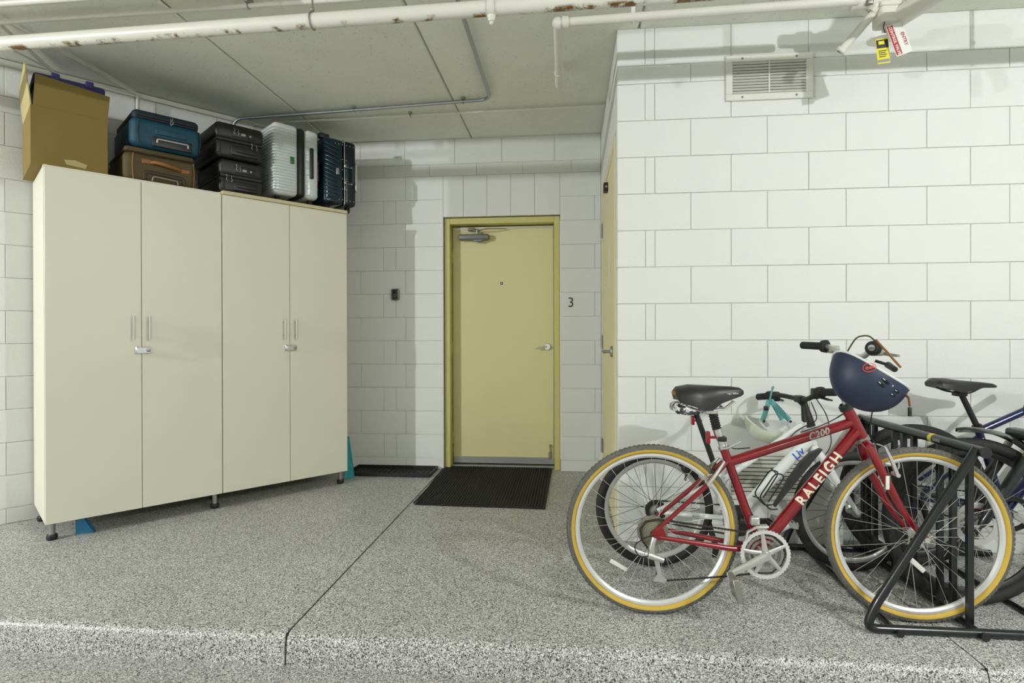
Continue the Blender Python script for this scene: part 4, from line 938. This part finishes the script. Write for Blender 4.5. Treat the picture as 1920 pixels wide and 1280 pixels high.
# ---- black bicycle, front wheel in the rack, facing left
blk = thing('bicycle', 'black bicycle with suspension fork entering the rack from the right edge', 'bicycle', (2.785, 2.63, 0), PI, 'bicycles at the rack')
KF = (1.09, .355)
wheel(blk, 'rear_wheel', 0, .355, .355, .052, M_TIRE, None, M_BLACK, M_SPOKE, rim_h=.024, nsp=32)
kw = wheel(blk, 'front_wheel', KF[0], .355, .355, .052, M_TIRE, None, M_BLACK, M_SPOKE, rim_h=.020, nsp=32)
KBB = (.38, .30)
tubepart(blk, 'seat_tube', (.22, 0, .76), (KBB[0], 0, KBB[1]), .018, M_KBIKE)
tubepart(blk, 'top_tube', (.225, 0, .72), (.775, 0, .84), .020, M_KBIKE)
tubepart(blk, 'down_tube', (.835, 0, .75), (KBB[0], 0, KBB[1]), .026, M_KBIKE)
tubepart(blk, 'head_tube', (.755, 0, .87), (.862, 0, .71), .024, M_KBIKE)
for s in (-1, 1):
    B().tube([(.235, s*.02, .70), (.12, s*.05, .52), (.005, s*.062, .368)], [.010, .011, .008], 10).obj('seat_stay', M_KBIKE, blk)
    B().tube([(KBB[0]-.02, s*.03, KBB[1]), (.2, s*.055, .335), (.005, s*.062, .35)], [.013, .012, .009], 10).obj('chain_stay', M_KBIKE, blk)
    lg = B().tube([(.915, s*.062, .64), (.93, s*.062, .61), (1.075, s*.062, .38), (1.09, s*.06, .352)], [.022, .023, .019, .012], 14).obj('fork_lower', M_KBIKE, blk)
    B().cyl((.868, s*.062, .725), (.92, s*.062, .635), .015).obj('fork_stanchion', M_STEEL, lg)
B().rbox(.845, .90, -.085, .085, .70, .745, .014).obj('fork_crown', M_KBIKE, blk)
b = B(); rings = []
for k in range(13):
    an = math.radians(142-k*5.0); r = .40; c = Vector((KF[0]+r*math.cos(an), 0, KF[1]+r*math.sin(an))); nrm = Vector((math.cos(an), 0, math.sin(an))); wd_ = .044 if k < 9 else .044-.009*(k-8)
    rings.append([c+Vector((0, wd_*q, 0))+nrm*(-.016*abs(q)**2+o_) for q, o_ in ((-1, 0), (-.5, 0), (0, 0), (.5, 0), (1, 0), (1, -.003), (.5, -.003), (0, -.003), (-.5, -.003), (-1, -.003))])
b.loft(rings).obj('mudguard', mat('glossy_black_plastic', '#121314', .15, coat=.6), blk)
ro = B().lathe([(.066, .036), (.09, .036), (.09, .0385), (.066, .0385)], n=44, closed=True)
for k in range(6):
    an = 2*PI*k/6; ro.tube([(.02*math.cos(an+.6), .037, .02*math.sin(an+.6)), (.07*math.cos(an), .037, .07*math.sin(an))], .004, 6)
ro.obj('brake_disc', M_SILVER, kw)
B().rbox(.99, 1.03, .028, .058, .38, .44, .008).obj('brake_caliper', M_BLACK, blk)
B().cyl((.22, 0, .76), (.18, 0, .90), .0135).obj('seatpost', M_BLACK, blk)
saddle(blk, [(.04, .05, .955, .93), (.06, .07, .967, .918), (.11, .072, .965, .905), (.17, .05, .96, .90), (.24, .03, .955, .915), (.31, .02, .947, .925), (.325, .01, .94, .93)], M_BLACK)
B().tube([(.755, 0, .87), (.725, 0, .92), (.655, 0, .965)], .015, 12).obj('stem', M_BLACK, blk)
B().tube(rounded([(.50, -.29, 1.0), (.60, -.14, .99), (.65, -.05, .965), (.65, .05, .965), (.60, .14, .99), (.50, .29, 1.0)], .04), .012, 10).obj('handlebar', M_BLACK, blk)
for s in (-1, 1): B().tube([(.56, s*.20, .994), (.498, s*.293, 1.0)], .0165, 12).obj('grip', M_RUBBER, blk)
B().tube(rounded([(.62, .10, .97), (.76, .10, 1.0), (.90, .10, .93), (.925, .09, .80), (.912, .085, .66), (.95, .07, .58), (1.03, .062, .45)], .07, 6), .0026, 6).obj('brake_cable', M_BLACK, blk)
B().tube(rounded([(.64, .04, .96), (.80, .06, .95), (.93, .07, .86), (.93, .07, .82), (.88, .06, .77), (.82, .04, .75)], .06, 6), .0026, 6).obj('shift_cable', M_BLACK, blk)
chainring(blk, KBB, .052, .085, 42, M_BLACK, .72)
B().lathe([(.001, -.06), (.018, -.06), (.02, .06), (.001, .06)], (KBB[0], 0, KBB[1]), n=16).obj('bottom_bracket', M_BLACK, blk)
crank(Vector((KBB[0], .07, KBB[1])), Vector((KBB[0]+.15, .075, KBB[1]-.05))).obj('crank_arm', M_BLACK, blk)
B().tube(chain_pts((0, .355), .05, KBB, .083, .045, .052), .0042, 6, closed=True).obj('chain', M_CHAIN, blk)

# ------------------------------------------------------------------ bicycle rack
rk = thing('bike_rack', 'black tubular floor rack with upright bars holding the bicycles', 'rack', (1.546, 2.39, 0))
TR = .0165
def end_frame(y, name='end_frame'):
    pts = [(-.012, y, .715), (-.378, y, .105), (-.412, y, .0175), (-.25, y, .0175), (.25, y, .0175), (.62, y, .0175)]
    B().tube(rounded(pts, .09, 6), TR, 14).obj(name, M_RACK, rk)
end_frame(-.047); end_frame(.82)
tb = B().cyl((0, -.075, .706), (0, .86, .706), .019, n=18).obj('top_bar', M_RACK, rk)
B().lathe([(.001, -.004), (.021, -.004), (.021, .006)], (0, -.075, .706), n=16).obj('end_cap', M_BLACK, tb)
for x, r in ((-.30, .011), (0, .0135), (.31, .011)):
    rl = B().cyl((x, -.075, r+.001), (x, .845, r+.001), r, n=14).obj('floor_rail', M_RACK, rk)
    B().lathe([(.001, -.003), (r+.002, -.003), (r+.002, .006)], (x, -.075, r+.0025), n=14).obj('end_cap', M_BLACK, rl)
me = B().box(-.011, .011, -.011, .011, .02, .70, .002).mesh('upright_bar', False); me.materials.append(M_RACK)
for y in (2.403, 2.50, 2.583, 2.765, 2.845, 2.922, 3.098, 3.165, 3.215): link('upright_bar', me, None, rk, (0, y-2.39, 0))
B().lathe([(.0192, -.012), (.0196, -.012), (.0196, .012), (.0192, .012)], (0, .235, .706), n=18, closed=True).obj('yellow_sticker', M_YELDOT, tb)
place_text(text_mesh('SARIS', .019, .0002, .0004, space=1.05), (-.0197, .185, .706), (0, -1, 0), (0, 0, 1), M_GREYDEC, tb)

# ------------------------------------------------------------------ helmets
def dome(axis_open, long_dir, a, b_, d, th=0, cut=None, n=28, m=10):
    """half ellipsoid shell; opening along axis_open, long axis long_dir; cut(phi)->rim offset along the opening"""
    Z = Vector(axis_open).normalized(); X = Vector(long_dir); X = (X-Z*X.dot(Z)).normalized(); Y = Z.cross(X); rings = []
    for i in range(m+1):
        t = (PI/2)*i/m; ring = []
        for k in range(n):
            p = 2*PI*k/n; r = math.sin(t)**.9; h = -math.cos(t)*d
            e = (cut(p) if cut else 0)*(i/m)**3
            ring.append(X*(a-th)*r*math.cos(p)+Y*(b_-th)*r*math.sin(p)+Z*(h*(1-th/d)+e))
        rings.append(ring)
    return rings, X, Y, Z
hc = Vector((1.072, 2.185, 1.008))
hm = thing('helmet', 'matte navy blue helmet hanging from the red bicycle handlebar', 'helmet', hc)
OP = Vector((.46, .26, .85)); LD = Vector((.88, 0, -.46))
cut = lambda p: -.006+.014*math.cos(2*p)+.010*math.cos(p+PI)
R1, X_, Y_, Z_ = dome(OP, LD, .134, .105, .135, 0, cut); R2, *_ = dome(OP, LD, .134, .105, .135, .016, cut)
B().loft(R1, True).obj('shell', M_HELMET, hm).data
o = hm.children[0]
bm = bmesh.new(); bm.from_mesh(o.data); bm.faces.ensure_lookup_table()
for f in [f for f in bm.faces if len(f.verts) > 10 and f.calc_center_median().dot(Z_) > -.05]: bm.faces.remove(f)
bm.to_mesh(o.data); bm.free()
n = 28; rim = B(); v = R1[-1]+R2[-1]; rim.add(v, [(k, (k+1) % n, n+(k+1) % n, n+k) for k in range(n)]); rim.loft(R2[::-1][:], False)
rim.tube([p*1.0 for p in R1[-1]], .004, 6, closed=True)
rim.obj('lining', M_FOAM, hm)
CW = Vector((0, 0, CAM_H))
def shell_pt(px, py, off=.001):
    """point of the helmet shell seen from the viewer in direction (px,py)"""
    d = f_+r_*((px-960)/F_PX)-u_*((py-640-CYO)/F_PX); o_ = CW-hc
    D = Vector((d.dot(X_)/.134, d.dot(Y_)/.105, d.dot(Z_)/.135)); O = Vector((o_.dot(X_)/.134, o_.dot(Y_)/.105, o_.dot(Z_)/.135))
    a, b_, c = D.dot(D), 2*O.dot(D), O.dot(O)-1; q = b_*b_-4*a*c
    p = o_+d*((-b_-math.sqrt(max(q, 0)))/(2*a))
    nr = (X_*(p.dot(X_)/.134**2)+Y_*(p.dot(Y_)/.105**2)+Z_*(p.dot(Z_)/.135**2)).normalized()
    return p+nr*off, nr
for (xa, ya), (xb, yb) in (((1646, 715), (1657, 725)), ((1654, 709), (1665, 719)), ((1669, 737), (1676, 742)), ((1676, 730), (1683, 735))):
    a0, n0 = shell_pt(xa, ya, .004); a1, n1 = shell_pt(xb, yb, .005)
    B().tube([a0, (a0+a1)/2+n0*.0008, a1], [.0035, .0048, .0035], 8, flat=(tuple(n0), .35)).obj('vent_slot', M_DARKHOLE, hm)
    B().tube([a0+n0*.0016, (a0*2+a1)/3+n0*.0022], [.0012, .0016], 6).obj('vent_highlight', M_FOAM, hm)  # white sliver painted on as the highlight of the slot
lc, nn = shell_pt(1630, 689); lx = (Vector((1, 0, .25))-nn*nn.dot(Vector((1, 0, .25)))).normalized(); ly = nn.cross(lx)
B().tube([lc+nn*.0012+lx*.020*math.cos(2*PI*k/28)+ly*.0145*math.sin(2*PI*k/28) for k in range(28)], .0013, 5, closed=True).obj('logo_ring', M_ORANGE, hm)
place_text(text_mesh('thsd', .0155, .0004, .0004), lc+nn*.0022, lx, ly, M_ORANGE, hm, 'logo_lettering')
pt, nn = shell_pt(1673, 723); B().lathe([(.001, .002), (.004, .001), (.0045, 0)], pt, nn, 10).obj('rivet', M_REFL, hm)
def W(x, y, z): return Vector((x, y, z))-hc
B().tube(rounded([W(.985, 2.20, 1.045), W(1.005, 2.19, 1.10), W(1.025, 2.175, 1.142), W(1.06, 2.165, 1.146), W(1.075, 2.15, 1.125)], .03, 5), .003, 6).obj('chin_strap', M_BROWND, hm)
B().tube([W(1.075, 2.148, 1.13), W(1.10, 2.12, 1.085), W(1.132, 2.10, 1.035)], .0085, 8, flat=((.75, 0, .55), .25)).obj('tan_strap', M_TAN, hm)
B().tube([W(1.15, 2.14, .955), W(1.168, 2.12, .93), W(1.172, 2.12, .90)], .006, 8, flat=((1, 0, 0), .4)).obj('strap_end', M_TAN, hm)
B().rbox(-.006, .006, -.004, .004, -.02, .012, .003, 2, Matrix.Translation(W(1.172, 2.12, .885))).obj('buckle', M_BLACK, hm)

hc2 = Vector((1.045, 3.11, .70))
h2 = thing('helmet', 'pale translucent helmet with teal straps hanging from the white bicycle', 'helmet', hc2)
cut2 = lambda p: -.010+.018*math.cos(2*p)
OP2, LD2 = Vector((.10, -.25, .96)), Vector((1, 0, -.10))
R1, X_, Y_, Z_ = dome(OP2, LD2, .135, .10, .115, 0, cut2); R2, *_ = dome(OP2, LD2, .135, .10, .115, .014, cut2)
s_ = B().loft(R1, False); s_.add([R1[0][k] for k in range(n)], [tuple(range(n))]); s_.add(R1[-1]+R2[-1], [(k, (k+1) % n, n+(k+1) % n, n+k) for k in range(n)])
s_.obj('shell', M_CLEARH, h2); B().loft(R2, False).obj('lining', M_FOAM, h2)
def W2(x, y, z): return Vector((x, y, z))-hc2
for a, e in ((W2(1.02, 3.07, .815), W2(.985, 3.06, .715)), (W2(1.025, 3.07, .815), W2(1.115, 3.06, .715)), (W2(1.04, 3.10, .81), W2(1.10, 3.12, .71))):
    B().tube([a, (a+e)/2, e], .013, 8, flat=((0, 1, 0), .2)).obj('strap', M_TEALS, h2)
B().tube([W2(1.02, 3.07, .80), W2(1.03, 3.065, .862), W2(1.05, 3.10, .878), W2(1.06, 3.15, .868)], .009, 8, flat=((1, 0, 0), .4)).obj('strap_loop', M_TEALS, h2)
B().rbox(-.012, .012, -.006, .006, -.012, .012, .005, 2, Matrix.Translation(W2(1.0, 3.06, .775))).obj('buckle', M_BLACK, h2)
for p in (W2(.985, 3.045, .71), W2(1.115, 3.045, .71)): B().lathe([(.001, -.003), (.006, -.002), (.007, 0)], p, n=10).obj('strap_rivet', M_BLACK, h2)
